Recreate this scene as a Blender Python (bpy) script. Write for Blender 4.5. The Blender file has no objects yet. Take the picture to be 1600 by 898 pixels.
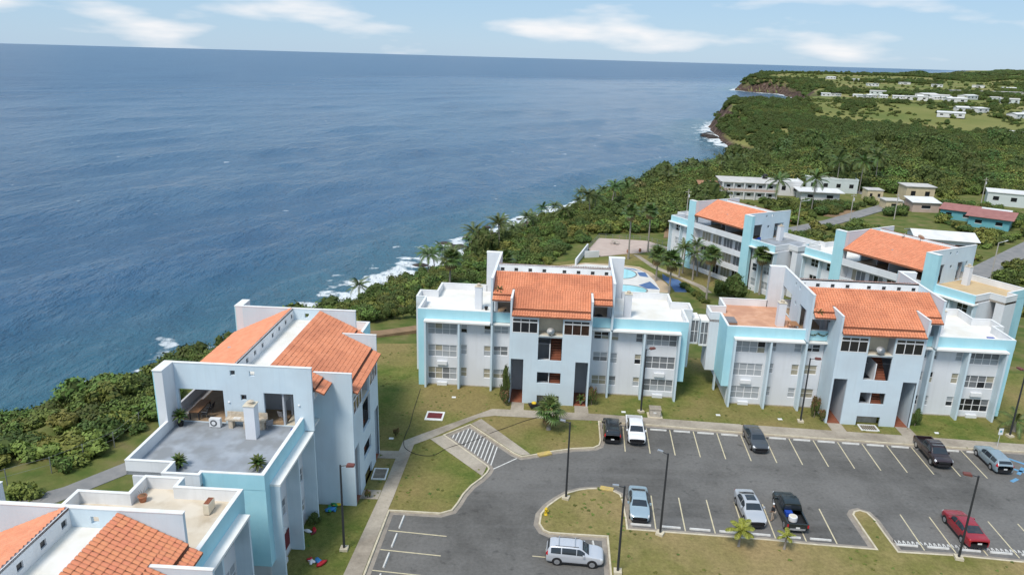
import bpy, bmesh, math, random
import numpy as np
from mathutils import Vector, Matrix
from mathutils.geometry import tessellate_polygon
R = math.radians
random.seed(7); RNG = np.random.default_rng(7)
scene = bpy.context.scene
COL = scene.collection

# ------------------------------------------------------------------ camera, sky, sun, exposure
cam_d = bpy.data.cameras.new('camera'); cam = bpy.data.objects.new('camera', cam_d); COL.objects.link(cam)
cam_d.sensor_width = 36.0; cam_d.lens = 36.0*1150/1600; cam_d.clip_start = 0.5; cam_d.clip_end = 200000
CAMH = 39.3
cam.matrix_world = Matrix.Translation((0, 0, CAMH)) @ Matrix.Rotation(R(90-17.43), 4, 'X') @ Matrix.Rotation(R(1.62), 4, 'Z')
scene.camera = cam
SUN_EL, SUN_AZ = 56.0, 215.0            # azimuth clockwise from +Y (behind the camera, to its left)
w = bpy.data.worlds.new('World'); scene.world = w; w.use_nodes = True
nt = w.node_tree; N = nt.nodes; L = nt.links
bg = N['Background']; bg.inputs['Strength'].default_value = 0.105
sky = N.new('ShaderNodeTexSky'); sky.sky_type = 'NISHITA'; sky.sun_disc = False
sky.sun_elevation = R(SUN_EL); sky.sun_rotation = R(SUN_AZ); sky.altitude = 60
sky.air_density = 1.0; sky.dust_density = 0.2; sky.ozone_density = 2.5
tc = N.new('ShaderNodeTexCoord'); mp = N.new('ShaderNodeMapping'); mp.inputs['Scale'].default_value = (1.0, 1.0, 4.6)
mp.inputs['Location'].default_value = (24.66, 12.78, 7.74)
L.new(tc.outputs['Generated'], mp.inputs['Vector'])
cn = N.new('ShaderNodeTexNoise'); cn.inputs['Scale'].default_value = 5.5; cn.inputs['Detail'].default_value = 7; cn.inputs['Roughness'].default_value = 0.46
L.new(mp.outputs['Vector'], cn.inputs['Vector'])
cr = N.new('ShaderNodeValToRGB'); cr.color_ramp.elements[0].position = 0.51; cr.color_ramp.elements[1].position = 0.67
L.new(cn.outputs['Fac'], cr.inputs['Fac'])
veil = N.new('ShaderNodeMixRGB'); veil.inputs['Fac'].default_value = 0.80; veil.inputs['Color2'].default_value = (2.7, 4.15, 5.8, 1)
L.new(sky.outputs['Color'], veil.inputs['Color1'])
cm = N.new('ShaderNodeMixRGB'); cm.inputs['Color2'].default_value = (6.9, 6.9, 7.0, 1)
mfac = N.new('ShaderNodeMath'); mfac.operation = 'MULTIPLY'; mfac.inputs[1].default_value = 0.92
L.new(cr.outputs['Color'], mfac.inputs[0]); L.new(mfac.outputs[0], cm.inputs['Fac'])
L.new(veil.outputs['Color'], cm.inputs['Color1']); L.new(cm.outputs['Color'], bg.inputs['Color'])
sd = bpy.data.lights.new('sun', 'SUN'); sd.energy = 2.5; sd.angle = R(18); sd.color = (1.0, 0.935, 0.85)
so = bpy.data.objects.new('sun', sd); COL.objects.link(so)
az, el = R(SUN_AZ), R(SUN_EL)
so.rotation_euler = Vector((-math.sin(az)*math.cos(el), -math.cos(az)*math.cos(el), -math.sin(el))).to_track_quat('-Z', 'Y').to_euler()
scene.view_settings.view_transform = 'Standard'; scene.view_settings.look = 'None'
scene.view_settings.exposure = 0.40; scene.view_settings.gamma = 1.0
scene.view_settings.use_curve_mapping = False
scene.cycles.max_bounces = 6; scene.cycles.transparent_max_bounces = 8

# ------------------------------------------------------------------ materials
MATS = {}
def mat(name, c, rough=0.8, c2=None, scale=1.0, bump=0.0, bscale=None, detail=4, metal=0.0, spec=0.4, coord='Object', rnd=0.0, island=0.0, coat=0.0, lo=0.35, hi=0.65, stretch=None, emit=None, c3=None, sc3=0.1, streak=None, fine=0):
    m = bpy.data.materials.new(name); m.use_nodes = True; MATS[name] = m
    n = m.node_tree.nodes; l = m.node_tree.links; p = n['Principled BSDF']
    p.inputs['Roughness'].default_value = rough; p.inputs['Metallic'].default_value = metal
    p.inputs['Specular IOR Level'].default_value = spec; p.inputs['Coat Weight'].default_value = coat
    p.inputs['Base Color'].default_value = (*c, 1)
    col = None
    if coord == 'World':
        g_ = n.new('ShaderNodeNewGeometry'); vec = g_.outputs['Position']
    else:
        t_ = n.new('ShaderNodeTexCoord'); vec = t_.outputs['Object']
    if stretch:
        mm = n.new('ShaderNodeMapping'); mm.inputs['Scale'].default_value = stretch; l.new(vec, mm.inputs['Vector']); vec = mm.outputs['Vector']
    if c2:
        t = n.new('ShaderNodeTexNoise'); t.inputs['Scale'].default_value = scale; t.inputs['Detail'].default_value = detail; t.inputs['Roughness'].default_value = 0.6
        l.new(vec, t.inputs['Vector'])
        r = n.new('ShaderNodeValToRGB'); r.color_ramp.elements[0].position = lo; r.color_ramp.elements[1].position = hi
        r.color_ramp.elements[0].color = (*c, 1); r.color_ramp.elements[1].color = (*c2, 1)
        l.new(t.outputs['Fac'], r.inputs['Fac']); col = r.outputs['Color']
    if c3:
        t = n.new('ShaderNodeTexNoise'); t.inputs['Scale'].default_value = sc3; t.inputs['Detail'].default_value = 3
        l.new(vec, t.inputs['Vector'])
        r = n.new('ShaderNodeValToRGB'); r.color_ramp.elements[0].position = 0.42; r.color_ramp.elements[1].position = 0.6
        l.new(t.outputs['Fac'], r.inputs['Fac'])
        x = n.new('ShaderNodeMixRGB'); l.new(r.outputs['Color'], x.inputs['Fac']); x.inputs['Color2'].default_value = (*c3, 1)
        if col: l.new(col, x.inputs['Color1'])
        else: x.inputs['Color1'].default_value = (*c, 1)
        col = x.outputs['Color']
    if fine:
        t = n.new('ShaderNodeTexNoise'); t.inputs['Scale'].default_value = 3.2; t.inputs['Detail'].default_value = 8; t.inputs['Roughness'].default_value = .75; l.new(vec, t.inputs['Vector'])
        r = n.new('ShaderNodeMapRange'); r.inputs['From Min'].default_value = .3; r.inputs['From Max'].default_value = .7; r.inputs['To Min'].default_value = 1-fine; r.inputs['To Max'].default_value = 1+fine; l.new(t.outputs['Fac'], r.inputs['Value'])
        h = n.new('ShaderNodeHueSaturation'); l.new(col, h.inputs['Color']); l.new(r.outputs[0], h.inputs['Value']); col = h.outputs['Color']
    if streak:
        sm_ = n.new('ShaderNodeMapping'); sm_.inputs['Scale'].default_value = (2.6, 2.6, .16); l.new(vec, sm_.inputs['Vector'])
        t = n.new('ShaderNodeTexNoise'); t.inputs['Scale'].default_value = 1.0; t.inputs['Detail'].default_value = 6; t.inputs['Roughness'].default_value = .65; l.new(sm_.outputs['Vector'], t.inputs['Vector'])
        r = n.new('ShaderNodeMapRange'); r.inputs['From Min'].default_value = .50; r.inputs['From Max'].default_value = .74; r.inputs['To Max'].default_value = .32; l.new(t.outputs['Fac'], r.inputs['Value'])
        x = n.new('ShaderNodeMixRGB'); l.new(r.outputs[0], x.inputs['Fac']); l.new(col, x.inputs['Color1']); x.inputs['Color2'].default_value = (*streak, 1); col = x.outputs['Color']
    if rnd or island:
        h = n.new('ShaderNodeHueSaturation')
        if col: l.new(col, h.inputs['Color'])
        else: h.inputs['Color'].default_value = (*c, 1)
        def vary(out, amt, sock, base=1.0):
            a = n.new('ShaderNodeMapRange'); a.inputs['To Min'].default_value = base-amt; a.inputs['To Max'].default_value = base+amt
            l.new(out, a.inputs['Value']); l.new(a.outputs['Result'], h.inputs[sock])
        if island:
            g2 = n.new('ShaderNodeNewGeometry'); vary(g2.outputs['Random Per Island'], island, 'Value')
        if rnd:
            o2 = n.new('ShaderNodeObjectInfo')
            if not island: vary(o2.outputs['Random'], rnd, 'Value')
            else:
                vary(o2.outputs['Random'], rnd*0.16, 'Hue', 0.5)
                x = n.new('ShaderNodeMath'); x.operation = 'MULTIPLY_ADD'; l.new(o2.outputs['Random'], x.inputs[0]); x.inputs[1].default_value = rnd*1.6; x.inputs[2].default_value = 1-rnd*0.8
                v0 = h.inputs['Value'].links[0].from_socket; y = n.new('ShaderNodeMath'); y.operation = 'MULTIPLY'
                l.new(v0, y.inputs[0]); l.new(x.outputs[0], y.inputs[1]); l.new(y.outputs[0], h.inputs['Value'])
        col = h.outputs['Color']
    if col: l.new(col, p.inputs['Base Color'])
    if bump:
        t = n.new('ShaderNodeTexNoise'); t.inputs['Scale'].default_value = bscale or scale*4; t.inputs['Detail'].default_value = 5
        l.new(vec, t.inputs['Vector']); b = n.new('ShaderNodeBump'); b.inputs['Strength'].default_value = bump; b.inputs['Distance'].default_value = 0.05
        l.new(t.outputs['Fac'], b.inputs['Height']); l.new(b.outputs['Normal'], p.inputs['Normal'])
    if emit:
        p.inputs['Emission Color'].default_value = (*emit, 1); p.inputs['Emission Strength'].default_value = 1
    return m

mat('stucco', (.675, .695, .735), .85, (.72, .74, .775), .6, .15, 9, c3=(.66, .675, .70), sc3=.25, streak=(.53, .54, .55))
mat('stucco_blue', (.565, .675, .745), .85, (.605, .71, .775), .6, .15, 9, c3=(.55, .64, .70), sc3=.25, streak=(.47, .54, .59))
mat('stucco_white', (.74, .75, .77), .85, (.79, .80, .81), .6, .12, 9, c3=(.68, .69, .70), sc3=.35, streak=(.58, .58, .57))
mat('turquoise', (.37, .655, .735), .8, (.42, .70, .77), .5, .12, 9, streak=(.33, .56, .62))
mat('fin_blue', (.54, .65, .71), .85, (.60, .70, .76), .5, .12, 9, streak=(.44, .53, .58))
mat('coping', (.82, .82, .81), .75, (.72, .72, .70), 1.3)
mat('canopy_white', (.82, .81, .78), .8, (.70, .68, .62), .8, lo=.5, hi=.85)
mat('terrace_white', (.78, .77, .74), .85, (.70, .67, .60), .45, c3=(.82, .81, .79), sc3=.2)
mat('terrace_grey', (.30, .33, .37), .7, (.37, .40, .44), .5, c3=(.25, .265, .28), sc3=.55)
mat('terrace_stain', (.60, .52, .41), .9, (.44, .36, .26), .45, lo=.45, hi=.72, detail=8, c3=(.66, .59, .49), sc3=.8)
mat('terrace_terracotta', (.58, .30, .18), .8, (.66, .38, .25), 1.5, c3=(.52, .27, .17), sc3=.5)
mat('terrace_ochre', (.60, .45, .26), .85, (.52, .38, .22), .7)
mat('tile', (.66, .245, .125), .75, (.72, .285, .155), .9, rnd=.03, island=.05, c3=(.56, .205, .11), sc3=.35)
mat('tile_rear', (.69, .265, .145), .8, (.73, .305, .175), .9, island=.07)
mat('roof_bed', (.24, .09, .05), .9)
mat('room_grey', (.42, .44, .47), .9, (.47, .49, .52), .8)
mat('room_dark', (.10, .10, .11), .9)
mat('brown_tile', (.22, .075, .04), .6, (.28, .10, .055), 3)
mat('room_floor', (.34, .23, .14), .6, (.42, .30, .19), 1.4)
mat('cream', (.68, .62, .50), .85, (.60, .54, .43), 2)
mat('frame_white', (.80, .80, .80), .5)
mat('blind_light', (.40, .425, .45), .45, (.34, .36, .385), 1, spec=.6, stretch=(1, 1, 18))
mat('blind_warm', (.40, .365, .28), .45, (.30, .275, .21), 1, spec=.6, stretch=(10, 1, 1))
mat('blind_grey', (.20, .21, .225), .35, (.15, .16, .17), 1, spec=.6, stretch=(1, 1, 18))
mat('glass_dark', (.018, .020, .024), .12, spec=.6)
mat('glass_brown', (.05, .025, .018), .25, (.02, .012, .01), 2, spec=.5)
mat('ac_white', (.72, .73, .74), .5)
mat('black', (.015, .015, .016), .6)
mat('rust', (.30, .10, .05), .9, (.16, .06, .035), 5)
mat('stone', (.45, .37, .28), .9, (.62, .54, .43), 5, .4, 12)
mat('foundation', (.52, .47, .40), .95, (.38, .35, .30), 2.2, .3, 6)
mat('asphalt', (.094, .090, .084), .9, (.138, .133, .125), .3, .35, 30, coord='World', c3=(.165, .159, .150), sc3=.10, detail=9, fine=.22)
def asphalt_wear():
    m = MATS['asphalt']; n = m.node_tree.nodes; l = m.node_tree.links; p = n['Principled BSDF']; src = p.inputs['Base Color'].links[0].from_socket
    g_ = n.new('ShaderNodeNewGeometry'); t = n.new('ShaderNodeTexNoise'); t.inputs['Scale'].default_value = .9; t.inputs['Detail'].default_value = 5; l.new(g_.outputs['Position'], t.inputs['Vector'])
    r = n.new('ShaderNodeMapRange'); r.inputs['From Min'].default_value = .62; r.inputs['From Max'].default_value = .74; r.inputs['To Max'].default_value = .6; l.new(t.outputs['Fac'], r.inputs['Value'])
    x = n.new('ShaderNodeMixRGB'); l.new(r.outputs[0], x.inputs['Fac']); l.new(src, x.inputs['Color1']); x.inputs['Color2'].default_value = (.035, .034, .033, 1)
    v = n.new('ShaderNodeTexVoronoi'); v.feature = 'DISTANCE_TO_EDGE'; v.inputs['Scale'].default_value = .16; d = n.new('ShaderNodeTexNoise'); d.inputs['Scale'].default_value = .7; d.inputs['Detail'].default_value = 6; l.new(g_.outputs['Position'], d.inputs['Vector'])
    ma = n.new('ShaderNodeVectorMath'); ma.operation = 'MULTIPLY_ADD'; l.new(d.outputs['Color'], ma.inputs[0]); ma.inputs[1].default_value = (3, 3, 0); l.new(g_.outputs['Position'], ma.inputs[2]); l.new(ma.outputs[0], v.inputs['Vector'])
    c = n.new('ShaderNodeMapRange'); c.inputs['From Min'].default_value = .004; c.inputs['From Max'].default_value = .012; c.inputs['To Min'].default_value = .16; c.inputs['To Max'].default_value = 0; l.new(v.outputs['Distance'], c.inputs['Value'])
    y = n.new('ShaderNodeMixRGB'); l.new(c.outputs[0], y.inputs['Fac']); l.new(x.outputs[0], y.inputs['Color1']); y.inputs['Color2'].default_value = (.05, .05, .05, 1)
    s_ = n.new('ShaderNodeMapping'); s_.inputs['Rotation'].default_value = (0, 0, R(4.6)); s_.inputs['Scale'].default_value = (.03, .9, 1); l.new(g_.outputs['Position'], s_.inputs['Vector'])
    k = n.new('ShaderNodeTexNoise'); k.inputs['Scale'].default_value = 1; k.inputs['Detail'].default_value = 5; l.new(s_.outputs[0], k.inputs['Vector'])
    q = n.new('ShaderNodeMapRange'); q.inputs['From Min'].default_value = .5; q.inputs['From Max'].default_value = .75; q.inputs['To Max'].default_value = .45; l.new(k.outputs['Fac'], q.inputs['Value'])
    z = n.new('ShaderNodeMixRGB'); l.new(q.outputs[0], z.inputs['Fac']); l.new(y.outputs[0], z.inputs['Color1']); z.inputs['Color2'].default_value = (.17, .166, .16, 1); l.new(z.outputs[0], p.inputs['Base Color'])
asphalt_wear()
mat('concrete', (.36, .31, .25), .95, (.25, .215, .17), .55, .3, 14, coord='World', fine=.18, c3=(.42, .37, .30), sc3=.14, detail=8)
mat('curb_paint', (.64, .57, .43), .9, (.48, .42, .31), 1.6, .2, 10, coord='World', detail=7)
mat('gutter', (.34, .30, .25), .95, (.24, .21, .18), 1.2, .2, 10, coord='World', detail=8)
mat('paint_yellow', (.66, .58, .38), .85, (.50, .44, .30), 2.5, coord='World')
mat('paint_white', (.72, .71, .68), .85, (.55, .54, .51), 2.5, coord='World')
mat('paint_blue', (.10, .27, .46), .85, (.15, .33, .50), 2.5, coord='World')
mat('inlet_yellow', (.60, .44, .12), .85, (.45, .33, .14), 2.5, coord='World')
mat('stop_white', (.70, .69, .66), .9, (.56, .55, .52), 3)
mat('lawn', (.150, .150, .042), 1, (.245, .205, .082), .33, .6, 14, coord='World', detail=9, fine=.28, c3=(.30, .225, .11), sc3=.075, spec=.1)
mat('lawn_green', (.100, .135, .030), 1, (.175, .175, .052), .4, .6, 14, coord='World', detail=9, fine=.28, c3=(.235, .190, .078), sc3=.085, spec=.1)
mat('dirt', (.30, .20, .12), 1, (.22, .15, .09), .5, .4, 8, coord='World', spec=.1)
mat('path_grey', (.20, .20, .20), .95, (.27, .26, .25), .5, .3, 10, coord='World')
mat('rock', (.030, .024, .022), .8, (.075, .058, .048), .4, .8, 2, coord='World')
mat('pole_dark', (.045, .048, .055), .5, metal=.3)
mat('pole_grey', (.10, .105, .115), .5, metal=.3)
mat('lamp_brown', (.17, .060, .050), .6)
mat('wood_pole', (.42, .39, .35), .9)
mat('bark', (.24, .19, .15), .95, (.15, .12, .09), 4, .5, 14)
mat('bark_grey', (.33, .30, .27), .95, (.24, .21, .18), 4, .4, 12)
mat('leaf_scrub', (.118, .155, .032), .65, island=.26, rnd=.28, spec=.3)
mat('leaf_dark', (.074, .108, .025), .65, island=.30, rnd=.28, spec=.3)
mat('leaf_light', (.175, .20, .042), .65, island=.24, rnd=.26, spec=.3)
mat('leaf_dry', (.19, .17, .07), .9, island=.35, rnd=.2, spec=.2)
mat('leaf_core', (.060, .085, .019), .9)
mat('palm_leaf', (.085, .125, .028), .5, island=.4, rnd=.25, spec=.4)
mat('palm_yellow', (.22, .23, .03), .5, island=.35, spec=.4)
mat('palm_dead', (.26, .17, .08), .9, island=.35)
mat('leaf_fan', (.085, .125, .032), .5, island=.4, rnd=.22, spec=.4)
mat('leaf_brown', (.20, .105, .055), .9, island=.4)
mat('flower_pink', (.62, .36, .28), .8)
mat('yellow', (.72, .50, .03), .5)
mat('maroon', (.17, .025, .028), .7, (.13, .02, .024), 2)
mat('red', (.50, .02, .03), .45)
mat('green_toy', (.03, .28, .09), .5)
mat('blue_toy', (.04, .22, .50), .5)
mat('white_toy', (.75, .75, .76), .5)
mat('blue', (.02, .07, .38), .5)
mat('terracotta', (.42, .17, .09), .8, (.34, .14, .08), 4)
mat('pot_white', (.70, .68, .66), .6)
mat('wood_warm', (.38, .19, .09), .6, (.30, .15, .07), 4)
mat('cushion_grey', (.20, .20, .21), .9)
mat('chair_metal', (.30, .30, .31), .4, metal=.5)
mat('plaza', (.52, .42, .36), .9, (.46, .36, .31), .6, coord='World')
mat('deck_white', (.70, .68, .65), .85, (.62, .60, .56), .5, coord='World')
mat('deck_tan', (.52, .40, .27), .9, (.46, .35, .23), .8, coord='World')
mat('deck_blue', (.07, .14, .30), .8, (.10, .18, .35), .8, coord='World')
mat('pool_water', (.32, .66, .72), .08, (.40, .72, .76), .7, .1, 3, coord='World', spec=.5)
mat('rail_white', (.66, .67, .69), .6)
mat('fence_wire', (.30, .31, .30), .6, metal=.5)
mat('house_white', (.70, .70, .70), .85, (.62, .62, .62), .5)
mat('house_roofgrey', (.48, .46, .43), .9, (.60, .58, .55), .35, detail=7)
mat('house_yellow', (.62, .52, .34), .9, (.54, .45, .30), .5)
mat('house_pink', (.55, .42, .36), .9, (.48, .37, .31), .5)
mat('house_teal', (.12, .36, .42), .85, (.15, .40, .46), .5)
mat('roof_red', (.30, .125, .11), .85, (.38, .17, .15), .6)
mat('roof_white', (.74, .74, .73), .8, (.64, .63, .61), .4)
mat('house_green', (.04, .16, .07), .85)
mat('house_mint', (.60, .65, .64), .85, (.54, .59, .58), .5)
mat('tyre', (.016, .016, .017), .85)
mat('rim', (.55, .56, .58), .35, metal=.7)
mat('car_glass', (.025, .032, .040), .06, spec=.7)
mat('car_trim', (.02, .02, .022), .5)
mat('lamp_clear', (.66, .68, .70), .15, spec=.7)
mat('lamp_red', (.42, .015, .02), .25, spec=.6)
mat('plate', (.70, .70, .68), .5)
for nm, c in dict(paint_black=(.012, .012, .014), paint_pwhite=(.78, .79, .80), paint_dark=(.055, .062, .072), paint_maroonblack=(.030, .017, .020), paint_wagon=(.30, .38, .43), paint_ltblue=(.33, .43, .49), paint_silver=(.50, .52, .55), paint_blackgreen=(.010, .016, .017), paint_red=(.30, .010, .022), paint_silver2=(.58, .60, .64)).items():
    mat(nm, c, .28, spec=.55, coat=.6, metal=.25 if 'silver' in nm or 'wagon' in nm or 'ltblue' in nm else 0)
mat('skin', (.30, .17, .11), .7); mat('hair', (.02, .016, .013), .8)
mat('cloth_dark', (.022, .022, .026), .9); mat('cloth_tan', (.42, .34, .27), .9); mat('cloth_white', (.72, .72, .72), .9)

# ------------------------------------------------------------------ mesh helpers
class MB:
    def __init__(s): s.v = []; s.f = []; s.sm = False
    def face(s, pts): i = len(s.v); s.v += [tuple(p) for p in pts]; s.f.append(tuple(range(i, i+len(pts)))); return s
    def box(s, x0, x1, y0, y1, z0, z1):
        i = len(s.v); s.v += [(x, y, z) for z in (z0, z1) for y in (y0, y1) for x in (x0, x1)]
        for q in ((0, 2, 3, 1), (4, 5, 7, 6), (0, 1, 5, 4), (2, 6, 7, 3), (0, 4, 6, 2), (1, 3, 7, 5)): s.f.append(tuple(i+k for k in q))
        return s
    def prism(s, poly, z0, z1, axis='z'):
        n = len(poly); i = len(s.v)
        mk = {'z': lambda a, b, c: (a, b, c), 'x': lambda a, b, c: (c, a, b), 'y': lambda a, b, c: (a, c, b)}[axis]
        s.v += [mk(a, b, z0) for a, b in poly]+[mk(a, b, z1) for a, b in poly]
        for t in tessellate_polygon([[Vector((a, b, 0)) for a, b in poly]]):
            s.f.append((i+t[0], i+t[1], i+t[2])); s.f.append((i+n+t[2], i+n+t[1], i+n+t[0]))
        for k in range(n): s.f.append((i+k, i+(k+1) % n, i+n+(k+1) % n, i+n+k))
        return s
    def tube(s, p0, p1, r0, r1=None, n=8, caps=True):
        r1 = r0 if r1 is None else r1; p0 = Vector(p0); p1 = Vector(p1); d = (p1-p0).normalized()
        a = d.orthogonal().normalized(); b = d.cross(a); i = len(s.v)
        for p, r in ((p0, r0), (p1, r1)):
            for k in range(n): t = 2*math.pi*k/n; s.v.append(tuple(p+a*(r*math.cos(t))+b*(r*math.sin(t))))
        for k in range(n): s.f.append((i+k, i+(k+1) % n, i+n+(k+1) % n, i+n+k))
        if caps: s.f.append(tuple(i+k for k in range(n))[::-1]); s.f.append(tuple(i+n+k for k in range(n)))
        return s
    def lathe(s, prof, cx=0, cy=0, n=14, axis='z'):
        i = len(s.v); m = len(prof)
        for r, z in prof:
            for k in range(n):
                t = 2*math.pi*k/n; a, b = r*math.cos(t), r*math.sin(t)
                s.v.append((cx+a, cy+b, z) if axis == 'z' else (cx+a, z, cy+b))
        for j in range(m-1):
            for k in range(n): s.f.append((i+j*n+k, i+j*n+(k+1) % n, i+(j+1)*n+(k+1) % n, i+(j+1)*n+k))
        s.f.append(tuple(i+k for k in range(n))[::-1]); s.f.append(tuple(i+(m-1)*n+k for k in range(n)))
        return s
    def wall(s, axis, pos, th, a0, a1, z0, z1, ops):
        A = sorted({a0, a1, *[o[k] for o in ops for k in (0, 1) if a0 < o[k] < a1]}); Z = sorted({z0, z1, *[o[k] for o in ops for k in (2, 3) if z0 < o[k] < z1]})
        sol = {}
        for i in range(len(A)-1):
            for j in range(len(Z)-1):
                ca, cz = (A[i]+A[i+1])/2, (Z[j]+Z[j+1])/2
                sol[i, j] = not any(o[0] < ca < o[1] and o[2] < cz < o[3] for o in ops)
        P = (lambda a, d, z: (a, d, z)) if axis == 'y' else (lambda a, d, z: (d, a, z))
        d0, d1 = pos, pos+th
        for (i, j), v in sol.items():
            if not v: continue
            x0, x1, y0, y1 = A[i], A[i+1], Z[j], Z[j+1]
            s.face([P(x0, d0, y0), P(x1, d0, y0), P(x1, d0, y1), P(x0, d0, y1)]); s.face([P(x0, d1, y0), P(x0, d1, y1), P(x1, d1, y1), P(x1, d1, y0)])
            for di, dj, e in ((-1, 0, ((x0, y0), (x0, y1))), (1, 0, ((x1, y0), (x1, y1))), (0, -1, ((x0, y0), (x1, y0))), (0, 1, ((x0, y1), (x1, y1)))):
                if not sol.get((i+di, j+dj), False): s.face([P(e[0][0], d0, e[0][1]), P(e[1][0], d0, e[1][1]), P(e[1][0], d1, e[1][1]), P(e[0][0], d1, e[0][1])])
        return s
    def mesh(s, name, mt=None, smooth=False):
        me = bpy.data.meshes.new(name); me.from_pydata(s.v, [], s.f)
        if mt: me.materials.append(MATS[mt])
        bm = bmesh.new(); bm.from_mesh(me)
        if len(s.v) < 60000: bmesh.ops.remove_doubles(bm, verts=bm.verts, dist=1e-4) if smooth else None; bmesh.ops.recalc_face_normals(bm, faces=bm.faces)
        bm.to_mesh(me); bm.free()
        if smooth: me.polygons.foreach_set('use_smooth', [True]*len(me.polygons))
        me.update(); return me
    def build(s, name, mt, parent=None, loc=None, smooth=False): return put(name, s.mesh(name, mt, smooth), parent, loc)
def put(name, me, parent=None, loc=None, rz=0, mt=None, sc=None):
    o = bpy.data.objects.new(name, me); COL.objects.link(o)
    if parent: o.parent = parent
    if loc: o.location = loc
    if rz: o.rotation_euler.z = rz
    if sc: o.scale = sc
    if mt: o.material_slots[0].link = 'OBJECT'; o.material_slots[0].material = MATS[mt]
    return o
def empty(name, loc=(0, 0, 0), rz=0):
    o = bpy.data.objects.new(name, None); COL.objects.link(o); o.location = loc; o.rotation_euler.z = rz; o.empty_display_size = .3; return o
def tag(o, label, cat=None, group=None, kind=None):
    if label: o['label'] = label
    if cat: o['category'] = cat
    if group: o['group'] = group
    if kind: o['kind'] = kind
    return o
def struct(o, label): o['kind'] = 'structure'; o['label'] = label; return o
CACHE = {}
def cached(key, fn):
    if key not in CACHE: CACHE[key] = fn()
    return CACHE[key]
def copy_tree(o, parent=None):
    c = o.copy(); COL.objects.link(c)
    if parent: c.parent = parent
    for ch in o.children: copy_tree(ch, c)
    return c
ORD = ['first', 'second', 'third', 'fourth', 'fifth', 'sixth', 'seventh', 'eighth', 'ninth', 'tenth', 'eleventh', 'twelfth', 'thirteenth', 'fourteenth', 'fifteenth', 'sixteenth', 'seventeenth', 'eighteenth', 'nineteenth', 'twentieth']

# ------------------------------------------------------------------ terrain and sea
SEA = -25.0
SH_Y = [-60, 0, 60, 80, 100, 127, 147, 164, 191, 205, 217, 241, 258, 287, 311, 367, 407, 448, 505, 540, 585, 640, 731, 800, 854, 875, 890, 905, 1000, 1300, 1543, 1700, 1780, 1850, 1916, 2161, 2300, 2450, 2700, 4000, 7000, 40000]
SH_X = [-147, -125, -104, -95, -84, -72, -61, -54, -42, -35, -29, -20, -14, -3, 13, 52, 80, 110, 153, 178, 172, 174, 186, 207, 226, 240, 290, 318, 372, 480, 560, 575, 530, 522, 545, 640, 770, 1100, 1500, 2300, 4100, 24000]
W_Y = [-60, 60, 127, 164, 205, 241, 282, 318, 386, 448, 505, 560, 640, 720, 854, 1000, 1543, 1850, 2600, 5000, 40000]
W_X = [52, 50, 50, 50, 56, 64, 78, 90, 86, 80, 66, 50, 44, 26, 22, 36, 50, 60, 120, 300, 2000]
P_Y = [-100, 92, 112, 126, 140, 240, 330, 470, 505, 560, 620, 700, 780, 860, 1100, 1543, 1850, 2300, 2600, 4000, 5500, 9000, 40000]
P_Z = [.08, .08, -1.5, -3.2, -3.6, -3.6, -3.0, -6, -9, -11, -8, -3, 2, 1, 0, 3, 5, 16, 17, 20, 26, 28, 28]
def Xs(y): return np.interp(y, SH_Y, SH_X)
def vnoise(x, y, s, seed=0):
    x = np.asarray(x, float)/s+seed*17.3; y = np.asarray(y, float)/s+seed*9.1
    xi, yi = np.floor(x), np.floor(y); fx, fy = x-xi, y-yi; fx = fx*fx*(3-2*fx); fy = fy*fy*(3-2*fy)
    def h(a, b): v = np.sin(a*127.1+b*311.7+seed*74.7)*43758.5453; return v-np.floor(v)
    return (h(xi, yi)*(1-fx)+h(xi+1, yi)*fx)*(1-fy)+(h(xi, yi+1)*(1-fx)+h(xi+1, yi+1)*fx)*fy
def dnorm(x, y): return (x-Xs(y)-vnoise(x*0, y, 14, 3)*3*(np.asarray(y) > 95)-np.where(np.asarray(y) > 480, vnoise(x, y, 45, 5)*14-7, 0))/np.interp(y, W_Y, W_X)
def plateau(x, y):
    p = np.interp(y, P_Y, P_Z)
    k = np.clip((-2-np.asarray(x))/22, 0, 1); k = np.where(np.asarray(y) < 135, k, 0)
    p = p*(1-k)+k*np.interp(y, [92, 112, 140], [.08, -.4, -3.6])
    far = np.clip((np.asarray(y)-260)/300, 0, 1)
    return p+far*(vnoise(x, y, 60, 1)-.5)*4+np.clip((np.asarray(y)-1800)/1500, 0, 1)*(vnoise(x, y, 900, 2)-.5)*13
def terr(x, y):
    d = dnorm(x, y); t = np.clip(d, 0, 1)
    s = np.where(np.asarray(y) > 500, np.clip(t*1.5, 0, 1)**.75, t*t*(3-2*t)*.4+t*.6)
    top = plateau(x, y)
    return np.where(d < 0, SEA+d*9-.4, SEA-.4+(top-SEA+.4)*s)
# asphalt yard rectangle is sunk so that road, kerbs and lawns lie on it
YARD = (-11.6, 120.0, 15.0, 75.6)
def yard_dip(x, y):
    sx = np.maximum(np.maximum(YARD[0]-x, x-YARD[1]), np.maximum(YARD[2]-y, y-YARD[3]))
    return np.where(sx < 1.5, -.40, np.where(sx < 5, -.40*(5-sx)/3.5, 0))
def grid(a, segs):
    out = [a]
    for b, st in segs:
        n = max(1, round((b-out[-1])/st)); out += list(np.linspace(out[-1], b, n+1)[1:])
    return np.array(out)
gx = grid(-150, [(190, 2.6), (700, 6), (1500, 22), (5000, 120), (26000, 1200)])
gy = grid(-40, [(280, 2.6), (1100, 8), (2400, 22), (7000, 120), (33000, 1500)])
X, Y = np.meshgrid(gx, gy); Zt = terr(X, Y)
Zt = Zt+np.where(Zt > -2, yard_dip(X, Y), 0)
nx, ny = len(gx), len(gy)
idx = np.arange(nx*ny).reshape(ny, nx)
q = np.stack([idx[:-1, :-1], idx[:-1, 1:], idx[1:, 1:], idx[1:, :-1]], -1).reshape(-1, 4)
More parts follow.
